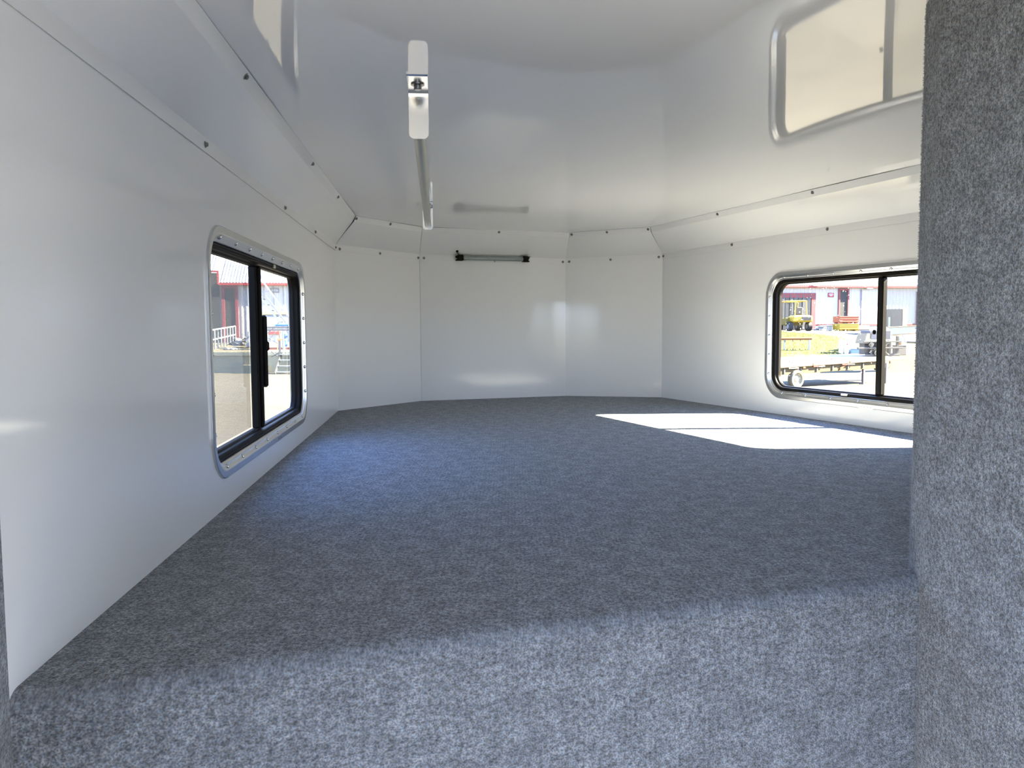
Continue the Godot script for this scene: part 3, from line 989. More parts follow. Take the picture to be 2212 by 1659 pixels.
func right_yard() -> void:
	var yellow := mat(lin(0.62, 0.42, 0.02), 0.45)
	var tyre := mat(grey(0.025), 0.8)
	var steel := mat(lin(0.10, 0.095, 0.09), 0.6)
	var rust := speckled(lin(0.36, 0.16, 0.07), 0.3, 0.05, 1.0)
	# forklift, its back to us
	var o := thing("forklift", "yellow forklift parked before the dark strip-hung doorway", "forklift", Vector3(18.6, -0.15, -53), 0.1)
	piece(o, "counterweight", [[Vector3(0.1, 0.78, 0.3), Vector3(1.35, 0.42, 0.8)], [Vector3(0.1, 0.98, 0.25), Vector3(1.1, 0.1, 0.7)]], yellow, "yellow rear counterweight", 0.08)
	piece(o, "grille", [[Vector3(0.32, 0.8, 0.71), Vector3(0.62, 0.22, 0.03)]], mat(grey(0.04), 0.6))
	piece(o, "chassis", [[Vector3(-0.25, 0.62, -0.6), Vector3(1.2, 0.5, 1.6)]], speckled(lin(0.28, 0.22, 0.06), 0.3, 0.05, 1.0), "dull lower body", 0.05)
	bars(o, "overhead_guard", [[Vector3(-0.62, 1.92, -1.1), Vector3(0.58, 1.92, -1.1)], [Vector3(-0.55, 1.95, 0.1), Vector3(0.58, 1.95, 0.1)], [Vector3(-0.6, 1.93, -1.1), Vector3(-0.58, 1.95, 0.1)], [Vector3(0.58, 1.92, -1.1), Vector3(0.58, 1.95, 0.1)], [Vector3(-0.62, 1.92, -1.1), Vector3(-0.9, 0.75, -1.3)], [Vector3(-0.15, 1.95, 0.1), Vector3(-0.18, 0.95, 0.1)], [Vector3(0.58, 1.95, 0.1), Vector3(0.6, 0.95, 0.15)], [Vector3(0.58, 1.92, -1.1), Vector3(0.6, 0.8, -1.3)]], 0.04, yellow, "yellow tube guard over the seat")
	piece(o, "mast", [[Vector3(-0.3, 1.1, -1.5), Vector3(0.1, 2.0, 0.12)], [Vector3(0.3, 1.1, -1.5), Vector3(0.1, 2.0, 0.12)], [Vector3(0, 1.9, -1.5), Vector3(0.6, 0.1, 0.1)]], steel)
	piece(o, "seat", [[Vector3(0.15, 1.05, -0.3), Vector3(0.5, 0.12, 0.5)], [Vector3(0.15, 1.3, -0.05), Vector3(0.48, 0.5, 0.1)]], mat(grey(0.03), 0.6), "", 0.04)
	for q in [[-0.62, 0.3, 0.3], [0.66, 0.3, 0.3], [-0.66, 0.34, -1.2], [0.66, 0.34, -1.2]]:
		var s := Shape.new()
		s.cyl(Vector3(q[0] - 0.12, q[1], q[2]), Vector3(q[0] + 0.12, q[1], q[2]), q[1], q[1], 20)
		var wl := obj("wheel", s, tyre, o)
		s = Shape.new()
		s.cyl(Vector3(q[0] - 0.13, q[1], q[2]), Vector3(q[0] + 0.13, q[1], q[2]), q[1] * 0.5, q[1] * 0.5, 14)
		obj("hub", s, mat(grey(0.3), 0.6), wl)
	# stacked steel bins
	for k in 2:
		o = thing("steel_bin", ["yellow steel stacking bin on the ground under the orange-red bin", "orange-red steel stacking bin on top of the yellow bin"][k], "bin", Vector3(20.98, -0.14 + 0.46 * k, -51), 0.12, "stacked steel bins")
		var c := yellow if k == 0 else mat(lin(0.55, 0.13, 0.05), 0.55)
		piece(o, "box", [[Vector3(0, 0.26, 0.4), Vector3(1.26, 0.38, 0.05)], [Vector3(0, 0.26, -0.4), Vector3(1.26, 0.38, 0.05)], [Vector3(-0.61, 0.26, 0), Vector3(0.05, 0.38, 0.8)], [Vector3(0.61, 0.26, 0), Vector3(0.05, 0.38, 0.8)], [Vector3(0, 0.09, 0), Vector3(1.2, 0.04, 0.8)]], c)
		piece(o, "rib", [[Vector3(0, 0.42, 0.44), Vector3(1.3, 0.05, 0.04)], [Vector3(0, 0.3, 0.44), Vector3(1.3, 0.03, 0.03)], [Vector3(0, 0.12, 0.44), Vector3(1.3, 0.04, 0.04)]], c)
		for x in [-0.5, 0.0, 0.5]:
			for z in [-0.3, 0.3]:
				piece(o, "foot", [[Vector3(x, 0.04, z), Vector3(0.16, 0.08, 0.16)]], c)
	o = thing("waste_bin", "cream bin with a bright white lid left of the yellow bin", "bin", Vector3(20.02, -0.15, -51.2))
	piece(o, "body", [[Vector3(0, 0.16, 0), Vector3(0.26, 0.32, 0.26)]], mat(lin(0.62, 0.55, 0.42), 0.6), "", 0.03)
	piece(o, "lid", [[Vector3(0, 0.35, 0), Vector3(0.32, 0.07, 0.32)]], mat(grey(0.85), 0.4), "", 0.02)
	o = thing("pallet_load", "pale beige stack of boards right of the yellow bin", "boards", Vector3(22.1, -0.15, -51.4), 0.1)
	for k in 3:
		piece(o, "board", [[Vector3(0.02 * k, 0.14 + 0.085 * k, 0), Vector3(0.82 - 0.06 * k, 0.075, 0.7)]], mat(lin(0.62, 0.55, 0.40), 0.7))
	for z in [0.3, -0.3]:
		piece(o, "bearer", [[Vector3(0, 0.05, z), Vector3(0.8, 0.1, 0.1)]], steel)
	o = thing("wire_heap", "low grey-blue bundle of scrap at the red door frame's foot", "scrap", Vector3(19.9, -0.15, -52.6))
	var rng := RandomNumberGenerator.new()
	rng.seed = 8
	for k in 7:
		piece(o, "scrap_piece", [[Vector3(rng.randf_range(-0.35, 0.3), 0.06 + 0.045 * k, rng.randf_range(-0.2, 0.2)), Vector3(0.45, 0.05, 0.3)]], mat(lin(0.3 + 0.04 * k, 0.35 + 0.04 * k, 0.4 + 0.04 * k), 0.5))
	# pipe rack on the slope
	o = thing("pipe_rack", "low rusty pipe rack with pale posts on the grass slope", "rack", Vector3(14.8, -1.22, -42.0))
	o.scale = Vector3.ONE * 1.17
	var s := Shape.new()
	s.cyl(Vector3(-3.2, 0.66, 0), Vector3(0.62, 0.66, 0), 0.06, 0.06, 12)
	var rail := obj("rail", s, rust, o)
	tag(rail, "rusty horizontal pipe")
	for k in 3:
		piece(o, "post", [[Vector3(-1.2 + 0.62 * k if k < 2 else 0.52, 0.33, 0), Vector3(0.075, 0.68, 0.075)]] if k > 0 else [[Vector3(-1.9, 0.33, 0), Vector3(0.075, 0.68, 0.075)]], mat(lin(0.68, 0.62, 0.52), 0.7), "", 0.01)
	for k in 6:
		bars(o, "hook", [[Vector3(-1.6 + 0.34 * k, 0.64, 0.03), Vector3(-1.58 + 0.34 * k, 0.5 + 0.03 * (k % 3), 0.05)]], 0.018, steel)
	# gas cylinders and tubs behind the flatbed
	for k in 2:
		o = thing("gas_cylinder", ["white gas cylinder standing nearest the grass", "white gas cylinder with a red diamond label on its side"][k], "cylinder", Vector3(16.86 + 0.25 * k, -1.22, -41.5 + 0.04 * k), 0.0, "gas cylinders at the edge of the grass")
		o.scale = Vector3.ONE * 1.19
		s = Shape.new()
		s.lathe([Vector2(0, 0), Vector2(0.095, 0), Vector2(0.102, 0.03), Vector2(0.102, 0.50), Vector2(0.09, 0.58), Vector2(0.05, 0.63), Vector2(0.03, 0.64), Vector2(0, 0.64)], Vector3.ZERO, Basis(), 22)
		obj("bottle", s, mat(lin(1.35, 1.37, 1.4), 0.35), o)
		s = Shape.new()
		s.cyl(Vector3(0, 0.63, 0), Vector3(0, 0.70, 0), 0.022, 0.018, 10)
		s.cyl(Vector3(-0.03, 0.69, 0), Vector3(0.04, 0.69, 0), 0.012, 0.012, 8)
		s.cyl(Vector3(0, 0.70, 0), Vector3(0, 0.73, 0), 0.035, 0.035, 12)
		obj("valve", s, mat(grey(0.75), 0.3, 0.5), o)
		if k == 1:
			s = Shape.new()
			s.box(Vector3(0, 0.40, 0.102), Vector3(0.05, 0.05, 0.006), 0.0, Basis(Vector3.BACK, PI / 4))
			tag(obj("label", s, mat(lin(0.6, 0.06, 0.09), 0.5), o), "red diamond label")
	o = thing("tub", "pale blue plastic tub right of the gas cylinders", "tub", Vector3(17.5, -1.22, -41.4))
	o.scale = Vector3.ONE * 1.19
	piece(o, "body", [[Vector3(0, 0.1, 0), Vector3(0.36, 0.2, 0.3)]], mat(lin(0.32, 0.48, 0.62), 0.5), "", 0.03)
	piece(o, "rim", [[Vector3(0, 0.205, 0), Vector3(0.4, 0.025, 0.34)]], mat(lin(0.36, 0.52, 0.66), 0.5))
	o = thing("carboy", "white plastic container behind the pale blue tub", "container", Vector3(17.45, -1.2, -41.9))
	o.scale = Vector3.ONE * 1.19
	s = Shape.new()
	s.lathe([Vector2(0, 0), Vector2(0.15, 0), Vector2(0.17, 0.04), Vector2(0.17, 0.46), Vector2(0.12, 0.56), Vector2(0.05, 0.6), Vector2(0.05, 0.66), Vector2(0, 0.66)], Vector3.ZERO, Basis(), 20)
	obj("body", s, mat(grey(1.5), 0.5), o)
	s = Shape.new()
	s.cyl(Vector3(0, 0.64, 0), Vector3(0, 0.70, 0), 0.06, 0.06, 14)
	obj("cap", s, mat(lin(0.5, 0.5, 0.8), 0.5), o)
	flatbed(rust, steel, tyre)
	# machine on the front of the flatbed
	o = thing("engine_skid", "dark steel engine frame with pulleys sitting on the flatbed", "machine", Vector3(15.15, -1.06, -34.0), 0.12)
	piece(o, "hood", [[Vector3(0.1, 0.9, 0.0), Vector3(0.95, 0.36, 0.7)]], mat(lin(0.10, 0.105, 0.14), 0.5), "blue-grey sheet hood", 0.02)
	s = Shape.new()
	s.prism([Vector3(-0.37, 0.55, 0.35), Vector3(-0.37, 0.55, -0.35), Vector3(-0.60, 0.55, -0.35), Vector3(-0.60, 0.55, 0.35)], Vector3(0.12, 0.42, 0))
	tag(obj("side_panel", s, mat(lin(0.26, 0.24, 0.18), 0.5), o), "slanted pale end panel")
	piece(o, "beam", [[Vector3(0.2, 0.62, 0.36), Vector3(1.7, 0.05, 0.08)], [Vector3(0.1, 0.36, 0.36), Vector3(2.0, 0.07, 0.1)], [Vector3(0.25, 0.06, 0.3), Vector3(1.5, 0.08, 0.1)]], steel, "long dark side beams")
	piece(o, "upright", [[Vector3(-0.25, 0.36, 0.3), Vector3(0.08, 0.62, 0.08)], [Vector3(0.18, 0.36, 0.3), Vector3(0.1, 0.62, 0.08)], [Vector3(0.52, 0.36, 0.3), Vector3(0.08, 0.62, 0.08)], [Vector3(0.9, 0.45, 0.3), Vector3(0.1, 0.8, 0.08)], [Vector3(0.1, 0.36, 0.0), Vector3(1.2, 0.55, 0.4)]], mat(lin(0.075, 0.07, 0.06), 0.6))
	for q in [[-0.32, 0.5, 0.10], [-0.05, 0.16, 0.13], [-0.02, 0.5, 0.09]]:
		s = Shape.new()
		s.cyl(Vector3(q[0], q[1], 0.36), Vector3(q[0], q[1], 0.43), q[2], q[2], 20)
		s.cyl(Vector3(q[0], q[1], 0.42), Vector3(q[0], q[1], 0.46), q[2] * 0.45, q[2] * 0.45, 14)
		obj("pulley", s, mat(lin(0.2, 0.19, 0.16), 0.4, 0.6), o)
	bars(o, "brace", [[Vector3(0.22, 0.32, 0.36), Vector3(0.5, 0.06, 0.36)], [Vector3(0.25, 0.40, 0.36), Vector3(0.5, 0.58, 0.36)]], 0.025, mat(lin(0.3, 0.3, 0.2), 0.6))
	o = thing("control_box", "dark square box at the flatbed's far right end", "box", Vector3(16.55, -1.04, -34.6), 0.2)
	piece(o, "body", [[Vector3(0, 0.2, 0), Vector3(0.4, 0.4, 0.4)]], steel, "", 0.02)
	piece(o, "cover", [[Vector3(0, 0.41, 0), Vector3(0.43, 0.03, 0.43)]], mat(lin(0.16, 0.12, 0.09), 0.6))
	o = thing("bucket", "white and orange bucket on top of the dark square box", "bucket", Vector3(16.55, -0.615, -34.6))
	s = Shape.new()
	s.lathe([Vector2(0, 0), Vector2(0.115, 0), Vector2(0.125, 0.12)], Vector3.ZERO, Basis(), 20)
	tag(obj("base", s, mat(lin(0.62, 0.28, 0.10), 0.5), o), "orange lower band")
	s = Shape.new()
	s.lathe([Vector2(0.125, 0.12), Vector2(0.14, 0.30), Vector2(0.125, 0.31), Vector2(0, 0.31)], Vector3.ZERO, Basis(), 20)
	tag(obj("body", s, mat(grey(0.82), 0.5), o), "white upper part")
	# a second trailer's neck and a cabinet further back
	o = thing("cabinet", "brown-grey cabinet with a beige side standing right of the window stile", "cabinet", Vector3(22.15, -0.15, -45.6), 0.5)
	piece(o, "body", [[Vector3(-0.2, 0.64, -0.75), Vector3(0.4, 1.26, 1.5)]], mat(lin(0.27, 0.23, 0.18), 0.6), "brown-grey wide side", 0.02)
	piece(o, "front", [[Vector3(-0.18, 0.65, 0.02), Vector3(0.42, 1.28, 0.04)]], mat(lin(0.26, 0.22, 0.13), 0.6), "sunlit beige end", 0.02)
	piece(o, "post", [[Vector3(-0.43, 0.42, -0.75), Vector3(0.06, 0.8, 0.12)]], mat(lin(0.9, 0.88, 0.55), 0.6), "pale upright strip")
	o = thing("gooseneck_trailer", "grey box-beam neck of another trailer with a tan top edge", "trailer", Vector3(19.3, -0.05, -40.0), 0.06)
	for sg in [0, 1]:
		s = Shape.new()
		var z := 0.1 if sg == 0 else -1.4
		s.bar(Vector3(-0.75, -0.02, z), Vector3(0.75, 0.05, z), 0.12, 0.34, 0.015)
		s.bar(Vector3(0.72, 0.02, z), Vector3(1.0, -0.6, z), 0.12, 0.2, 0.015)
		s.bar(Vector3(-0.7, -0.1, z), Vector3(-0.75, -0.62, z), 0.14, 0.16, 0.015)
		obj("neck_beam", s, mat(lin(0.85, 0.9, 0.87), 0.45), o)
	s = Shape.new()
	s.bar(Vector3(-0.85, 0.17, 0.1), Vector3(0.8, 0.245, 0.1), 0.2, 0.035)
	s.bar(Vector3(-0.75, -0.21, 0.1), Vector3(0.6, -0.14, 0.1), 0.16, 0.035)
	tag(obj("edge_strip", s, mat(lin(0.5, 0.33, 0.16), 0.6), o), "tan edge strips")
	piece(o, "lettering", [[Vector3(0.12, 0.02, 0.165), Vector3(0.1, 0.09, 0.01)], [Vector3(0.26, 0.03, 0.165), Vector3(0.1, 0.09, 0.01)], [Vector3(0.38, 0.035, 0.165), Vector3(0.07, 0.09, 0.01)]], mat(grey(0.85), 0.5), "worn white lettering", 0.0)
	for x in [-0.75, 1.0]:
		bars(o, "cross_tube", [[Vector3(x, -0.60, 0.1), Vector3(x, -0.60, -1.4)]], 0.05, steel)
	o = thing("tow_frame", "pale steel A-frame tow bar lying right of the flatbed", "tow bar", Vector3(17.4, -2.1, -32.0))
	bars(o, "tube", [[Vector3(-0.2, 0.78, 0), Vector3(0.55, 0.32, 0.2)], [Vector3(-0.2, 0.78, 0), Vector3(1.2, 0.42, -0.5)], [Vector3(0.2, 0.40, 0.1), Vector3(1.9, 0.48, -0.2)], [Vector3(0.1, 0.55, 0.05), Vector3(0.4, 0.62, -0.3)]], 0.03, mat(lin(0.55, 0.6, 0.58), 0.4))
	for q in [Vector3(0.5, 0.34, 0.15), Vector3(1.8, 0.46, -0.2), Vector3(-0.2, 0.78, 0)]:
		bars(o, "leg", [[q, Vector3(q.x, 0.0, q.z)]], 0.03, steel)

func flatbed(rust: Material, steel: Material, tyre: Material) -> void:
	var o := thing("flatbed_trailer", "long flatbed trailer with orange-brown edge rail and dusty wheel", "trailer", Vector3(9.97, -2.1, -30.0), 0.478)
	o.rotation.z = 0.0
	var y := 0.87
	var rise := 0.022
	var s := Shape.new()
	var c := [Vector3(-3.5, y - 3.5 * rise, 0), Vector3(6.75, y + 6.75 * rise, 0), Vector3(6.75, y + 6.75 * rise + 0.10, -2.3), Vector3(-3.5, y - 3.5 * rise + 0.20, -2.3)]
	s.quad(c[0], c[1], c[2], c[3], Vector3.UP)
	var lowc := c.map(func(v): return v - Vector3(0, 0.06, 0))
	s.quad(lowc[0], lowc[1], lowc[2], lowc[3], Vector3.DOWN)
	for i in 4:
		s.quad(c[i], c[(i + 1) % 4], lowc[(i + 1) % 4], lowc[i], (c[i] + c[(i + 1) % 4]) * 0.5 - (c[0] + c[2]) * 0.5)
	tag(obj("deck", s, speckled(lin(0.62, 0.58, 0.52), 0.08, 0.05, 1.0), o), "sun-bleached plank deck")
	for k in 3:
		s = Shape.new()
		var x0: float = [-3.5, 1.62, 3.62][k]
		var x1: float = [1.58, 3.58, 6.78][k]
		s.bar(Vector3(x0, y + x0 * rise - 0.03, 0.03), Vector3(x1, y + x1 * rise - 0.03, 0.03), 0.06, 0.10, 0.01)
		tag(obj("edge_rail", s, mat(lin(0.52, 0.27, 0.12), 0.6), o), "orange-brown edge rail")
	s = Shape.new()
	s.bar(Vector3(-3.5, y - 3.5 * rise - 0.2, -0.08), Vector3(6.1, y + 6.1 * rise - 0.24, -0.08), 0.08, 0.26, 0.01)
	s.bar(Vector3(-3.5, y - 3.5 * rise - 0.1, -2.2), Vector3(6.6, y + 6.6 * rise - 0.16, -2.2), 0.08, 0.26, 0.01)
	tag(obj("side_beam", s, speckled(lin(0.17, 0.13, 0.07), 0.25, 0.06, 1.0), o), "brown side beams")
	for k in 11:
		s = Shape.new()
		var x := -3.2 + 0.85 * k
		s.box(Vector3(x, y + x * rise - 0.2, -1.1), Vector3(0.06, 0.18, 2.2))
		s.box(Vector3(x, y + x * rise - 0.2, -0.035), Vector3(0.05, 0.24, 0.02))
		obj("crossmember", s, steel, o)
	for q in [[0.80, -0.02], [0.80, -2.1]]:
		s = Shape.new()
		s.lathe([Vector2(0.20, -0.10), Vector2(0.31, -0.11), Vector2(0.345, -0.07), Vector2(0.345, 0.07), Vector2(0.31, 0.11), Vector2(0.235, 0.10), Vector2(0.225, 0.09)], Vector3(q[0], 0.345, q[1]), Basis(Vector3.RIGHT, Vector3.BACK, Vector3.DOWN), 28)
		var w := obj("tyre", s, speckled(lin(0.20, 0.18, 0.13), 0.2, 0.06, 0.6), o)
		tag(w, "dusty tyre")
		s = Shape.new()
		s.lathe([Vector2(0.225, 0.095), Vector2(0.215, 0.06), Vector2(0.15, 0.03), Vector2(0.11, 0.045), Vector2(0.06, 0.055), Vector2(0, 0.055)], Vector3(q[0], 0.345, q[1]), Basis(Vector3.RIGHT, Vector3.BACK, Vector3.DOWN), 24)
		for k in 5:
			var a := TAU * k / 5.0
			s.cyl(Vector3(q[0] + 0.075 * cos(a), 0.345 + 0.075 * sin(a), q[1] + 0.045), Vector3(q[0] + 0.075 * cos(a), 0.345 + 0.075 * sin(a), q[1] + 0.075), 0.014, 0.014, 6)
		tag(obj("rim", s, mat(lin(0.36, 0.32, 0.22), 0.6), w), "tan wheel rim")
	for q in [[4.58, -0.1], [5.75, 0.02]]:
		s = Shape.new()
		s.box(Vector3(q[0], 0.42, q[1]), Vector3(0.10, 0.84, 0.10), 0.008)
		s.box(Vector3(q[0], 0.012, q[1]), Vector3(0.22, 0.024, 0.22))
		tag(obj("stand_leg", s, mat(lin(0.16, 0.12, 0.14), 0.6), o), "dark support leg with a foot plate")
	s = Shape.new()
	s.box(Vector3(5.75, 0.78, -0.1), Vector3(0.32, 0.34, 0.3), 0.02)
	s.box(Vector3(5.35, 0.74, -0.1), Vector3(0.1, 0.4, 0.2), 0.02)
	tag(obj("jack_housing", s, steel, o), "dark jack housing")
	for q in [1.15, 6.0]:
		s = Shape.new()
		s.box(Vector3(q, y + q * rise - 0.13, 0.05), Vector3(0.12, 0.05, 0.04), 0.01)
		tag(obj("marker_light", s, mat(lin(0.75, 0.22, 0.02), 0.4), o), "orange side marker")
	for q in [[0.62, 0.5, 0], [1.95, 0.6, 1], [3.55, 0.7, 1]]:
		s = Shape.new()
		s.bar(Vector3(q[0] - q[1] * 0.5, y + q[0] * rise - 0.115, 0.045), Vector3(q[0], y + q[0] * rise - 0.115, 0.045), 0.01, 0.035)
		obj("reflective_tape", s, mat(lin(0.6, 0.08, 0.06) if q[2] == 1 else grey(0.75), 0.4), o)
		s = Shape.new()
		s.bar(Vector3(q[0], y + q[0] * rise - 0.115, 0.045), Vector3(q[0] + q[1] * 0.5, y + q[0] * rise - 0.115, 0.045), 0.01, 0.035)
		obj("reflective_tape", s, mat(grey(0.75), 0.4), o)
	s = Shape.new()
	s.bar(Vector3(3.15, y - 0.20, -0.02), Vector3(3.62, y + 0.03, -0.02), 0.05, 0.07)
	tag(obj("gusset", s, rust, o), "rusty diagonal brace")
	# loose things lying on the deck
	var bx := o.transform.basis
	var lay := [["timber_offcut", "long grey timber offcut lying on the left half of the deck", 1.35, -0.62, Vector3(0.62, 0.07, 0.10), 0.1], ["timber_block", "short brown block lying on the deck beside the gas cylinders", 3.55, -0.55, Vector3(0.42, 0.06, 0.12), -0.3], ["chain_heap", "small dark heap at the deck's far edge below the pipe rack", 1.75, -1.9, Vector3(0.5, 0.09, 0.2), 0.3], ["rag", "crumpled white rag at the deck's far edge", 1.25, -1.85, Vector3(0.24, 0.1, 0.16), 0.8]]
	for e in lay:
		var q := Vector3(e[2], y + e[2] * rise + 0.065 * -e[3], e[3])
		var b := thing(e[0], e[1], "timber" if e[0].begins_with("timber") else ("chain" if e[0] == "chain_heap" else "cloth"), o.transform * q, 0.478 + e[5])
		if e[0].begins_with("timber"):
			piece(b, "body", [[Vector3(0, e[4].y * 0.5, 0), e[4]]], mat(lin(0.26, 0.22, 0.17), 0.8), "", 0.012)
			piece(b, "end_grain", [[Vector3(-e[4].x * 0.5, e[4].y * 0.5, 0), Vector3(0.01, e[4].y * 0.9, e[4].z * 0.9)]], mat(lin(0.4, 0.33, 0.24), 0.8), "", 0.0)
		else:
			s = Shape.new()
			for k in 9:
				var a := k * 2.4
				s.lathe(ball(e[4].y * 0.5), Vector3(cos(a) * e[4].x * 0.055 * k * 0.5, e[4].y * 0.5, sin(a) * e[4].z * 0.055 * k), Basis(Vector3(0.3, 1, 0.2).normalized(), a).scaled(Vector3(1.5, 0.9, 1.0)), 10)
			obj("body", s, mat(grey(0.75) if e[0] == "rag" else lin(0.16, 0.14, 0.10), 0.8), b)

func left_yard() -> void:
	var conc := speckled(lin(0.25, 0.225, 0.14), 0.08, 0.03, 4.0)
	var conc2 := speckled(lin(0.52, 0.48, 0.31), 0.12, 0.03, 4.0)
	var galv := mat(lin(0.55, 0.58, 0.56), 0.4, 0.3)
	var dark := mat(lin(0.09, 0.085, 0.075), 0.6)
	# loading dock
	var o := thing("loading_dock", "raised concrete loading dock in front of the white building", "dock", Vector3(-20, -2.1, -42.8))
	var s := Shape.new()
	var c := [Vector3(-14, 0.91, 0), Vector3(14, 0.91, 0), Vector3(14, 0.91, -12.4), Vector3(-14, 0.91, -6.7)]
	var t := [Vector3(-14, 1.12, 0.02), Vector3(14, 1.12, 0.02), Vector3(14, 1.47, -12.4), Vector3(-14, 1.32, -6.7)]
	s.quad(t[0], t[1], t[2], t[3], Vector3.UP)
	for i in 4:
		s.quad(c[i], c[(i + 1) % 4], t[(i + 1) % 4], t[i], (c[i] + c[(i + 1) % 4]) * 0.5 - (c[0] + c[2]) * 0.5)
	tag(obj("slab", s, conc, o), "sunlit concrete slab")
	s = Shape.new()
	s.box(Vector3(0, 1.01, 0.03), Vector3(28, 0.21, 0.05), 0.01)  # the lip gets a paler colour in place of sunlight on it
	tag(obj("edge_beam", s, speckled(lin(0.85, 0.75, 0.45), 0.08, 0.03, 4.0), o), "edge beam coloured cream as if sunlit along the slab's lip")
	s = Shape.new()
	s.prism([Vector3(-13.95, 0, 0), Vector3(13.95, 0, 0), Vector3(13.95, 0, -12.3), Vector3(-13.95, 0, -6.6)], Vector3(0, 0.9, 0))
	tag(obj("front_wall", s, conc2, o), "stained concrete front wall")
	s = Shape.new()
	s.prism([Vector3(5.6, 0, 0.7), Vector3(6.9, 0, 0.7), Vector3(6.9, 0, -0.03), Vector3(5.6, 0, -0.03)], Vector3(0.25, 0.42, -0.35))
	tag(obj("kerb_block", s, conc2, o), "sloping kerb block at the wall's foot")
	# railing on the dock
	o = thing("railing", "white post-and-rail guard running back along the dock", "railing", Vector3(-16.3, -0.96, -44.0))
	var rw := mat(lin(0.62, 0.64, 0.60), 0.5)
	var dirn := Vector3(-1.4, 0.22, -8.0)
	for k in 9:
		var q := dirn * (k / 8.0)
		piece(o, "post", [[q + Vector3(0, 0.55, 0), Vector3(0.07, 1.12, 0.07)]], rw)
	for h in [1.12, 0.58]:
		s = Shape.new()
		s.bar(Vector3(0, h, 0), dirn + Vector3(0, h, 0), 0.06, 0.07)
		obj("rail", s, rw, o)
	# scrap sheets
	var rng := RandomNumberGenerator.new()
	rng.seed = 12
	var names := ["crumpled silvery sheet lowest in the scrap pile on the dock", "bent pale sheet in the middle of the scrap pile on the dock", "white sheet on top of the scrap pile on the dock"]
	for k in 3:
		o = thing("metal_sheet", names[k], "sheet metal", Vector3(-15.75 + 0.12 * k, -0.83 + 0.16 * k, -46.6), 0.3 * k, "scrap sheets on the dock")
		s = Shape.new()
		var pa := []
		var pb := []
		var off := []
		for i in 6:
			var yy := 0.13 * sin(i * 1.9 + k)
			pa.append(Vector3(-0.5 + 0.2 * i, 0.14 + yy, 0.32))
			pb.append(Vector3(-0.5 + 0.2 * i + 0.08, 0.14 - yy * 0.6, -0.32))
			off.append(Vector3(0, 0.012, 0))
		s.sheet(pa, pb, off)
		obj("panel", s, mat(lin(0.9 + 0.3 * k, 0.95 + 0.28 * k, 1.0 + 0.26 * k), 0.4), o)
		piece(o, "folded_edge", [[Vector3(0.52, 0.16, 0), Vector3(0.03, 0.1, 0.6)]], mat(grey(0.6), 0.4), "", 0.004)
	o = thing("board", "white upright board leaning at the scrap pile's right end", "board", Vector3(-15.05, -0.83, -46.3), 0.1)
	piece(o, "panel", [[Vector3(0, 0.46, 0), Vector3(0.17, 0.9, 0.04)]], mat(grey(0.78), 0.6))
	piece(o, "cleat", [[Vector3(0, 0.2, -0.04), Vector3(0.15, 0.08, 0.05)]], mat(lin(0.4, 0.3, 0.2), 0.7))
	o = thing("plywood_crate", "brown plywood crate right of the white board on the dock", "crate", Vector3(-14.55, -0.83, -47.2), 0.05)
	for k in 4:
		piece(o, "slat", [[Vector3(0, 0.12 + 0.24 * k, 0.3), Vector3(0.7, 0.21, 0.03)]], speckled(lin(0.34, 0.22, 0.11), 0.2, 0.06, 1.0))
	piece(o, "body", [[Vector3(0, 0.46, 0), Vector3(0.66, 0.92, 0.56)]], mat(lin(0.25, 0.17, 0.09), 0.8))
	o = thing("plastic_sheet", "small crumpled white sheet on the dock near the railing", "sheet", Vector3(-15.4, -0.93, -44.6))
	s = Shape.new()
	for k in 7:
		s.lathe(ball(0.09), Vector3(0.09 * k - 0.3, 0.05 + 0.02 * (k % 2), 0.05 * sin(k * 2.0)), Basis(Vector3.UP, k * 1.1).scaled(Vector3(1.3, 0.6, 1.0)), 9)
	obj("body", s, mat(grey(0.85), 0.5), o)
	piece(o, "hem", [[Vector3(-0.36, 0.03, 0), Vector3(0.2, 0.05, 0.1)]], mat(lin(0.35, 0.16, 0.1), 0.7))
	# rolling stairs
	o = thing("rolling_stairs", "tall white rolling stairs with a handrail on the dock", "stairs", Vector3(-14.2, -0.88, -46.0))
	var wt := mat(grey(0.82), 0.4)
	s = Shape.new()
	s.bar(Vector3(-0.02, 2.93, 0), Vector3(2.16, 0.0, 0), 0.05, 0.10)
	tag(obj("stringer", s, wt, o), "front stringer")
	s = Shape.new()
	s.bar(Vector3(0.16, 2.93, -0.5), Vector3(2.34, 0.0, -0.5), 0.05, 0.10)
	tag(obj("stringer", s, wt, o), "rear stringer")
	for k in 9:
		var q := (k + 0.5) / 9.0
		piece(o, "tread", [[Vector3(0.07 + 2.18 * q, 2.93 * (1.0 - q), -0.25), Vector3(0.16, 0.03, 0.5)]], mat(grey(0.05), 0.8), "", 0.004)
	bars(o, "handrail", [[Vector3(-0.05, 3.70, 0), Vector3(0.21, 3.70, 0)], [Vector3(0.21, 3.70, 0), Vector3(2.3, 0.75, 0)], [Vector3(2.3, 0.75, 0), Vector3(2.2, 0.0, 0)]], 0.045, wt, "white sloping handrail")
	bars(o, "guard", [[Vector3(-0.05, 3.70, 0), Vector3(-0.05, 2.9, 0)], [Vector3(-0.05, 3.2, 0), Vector3(0.55, 3.18, 0)]], 0.02, mat(grey(0.5), 0.4))
	bars(o, "leg", [[Vector3(-0.08, 2.95, 0), Vector3(-0.12, 0.0, 0)], [Vector3(-0.08, 2.95, -0.5), Vector3(-0.12, 0.0, -0.5)], [Vector3(-0.1, 0.4, 0), Vector3(1.1, 1.5, 0)]], 0.03, mat(grey(0.45), 0.4))
	# work table behind the stairs
	o = thing("work_table", "long grey steel work table under the rolling stairs", "table", Vector3(-13.1, -0.9, -45.0))
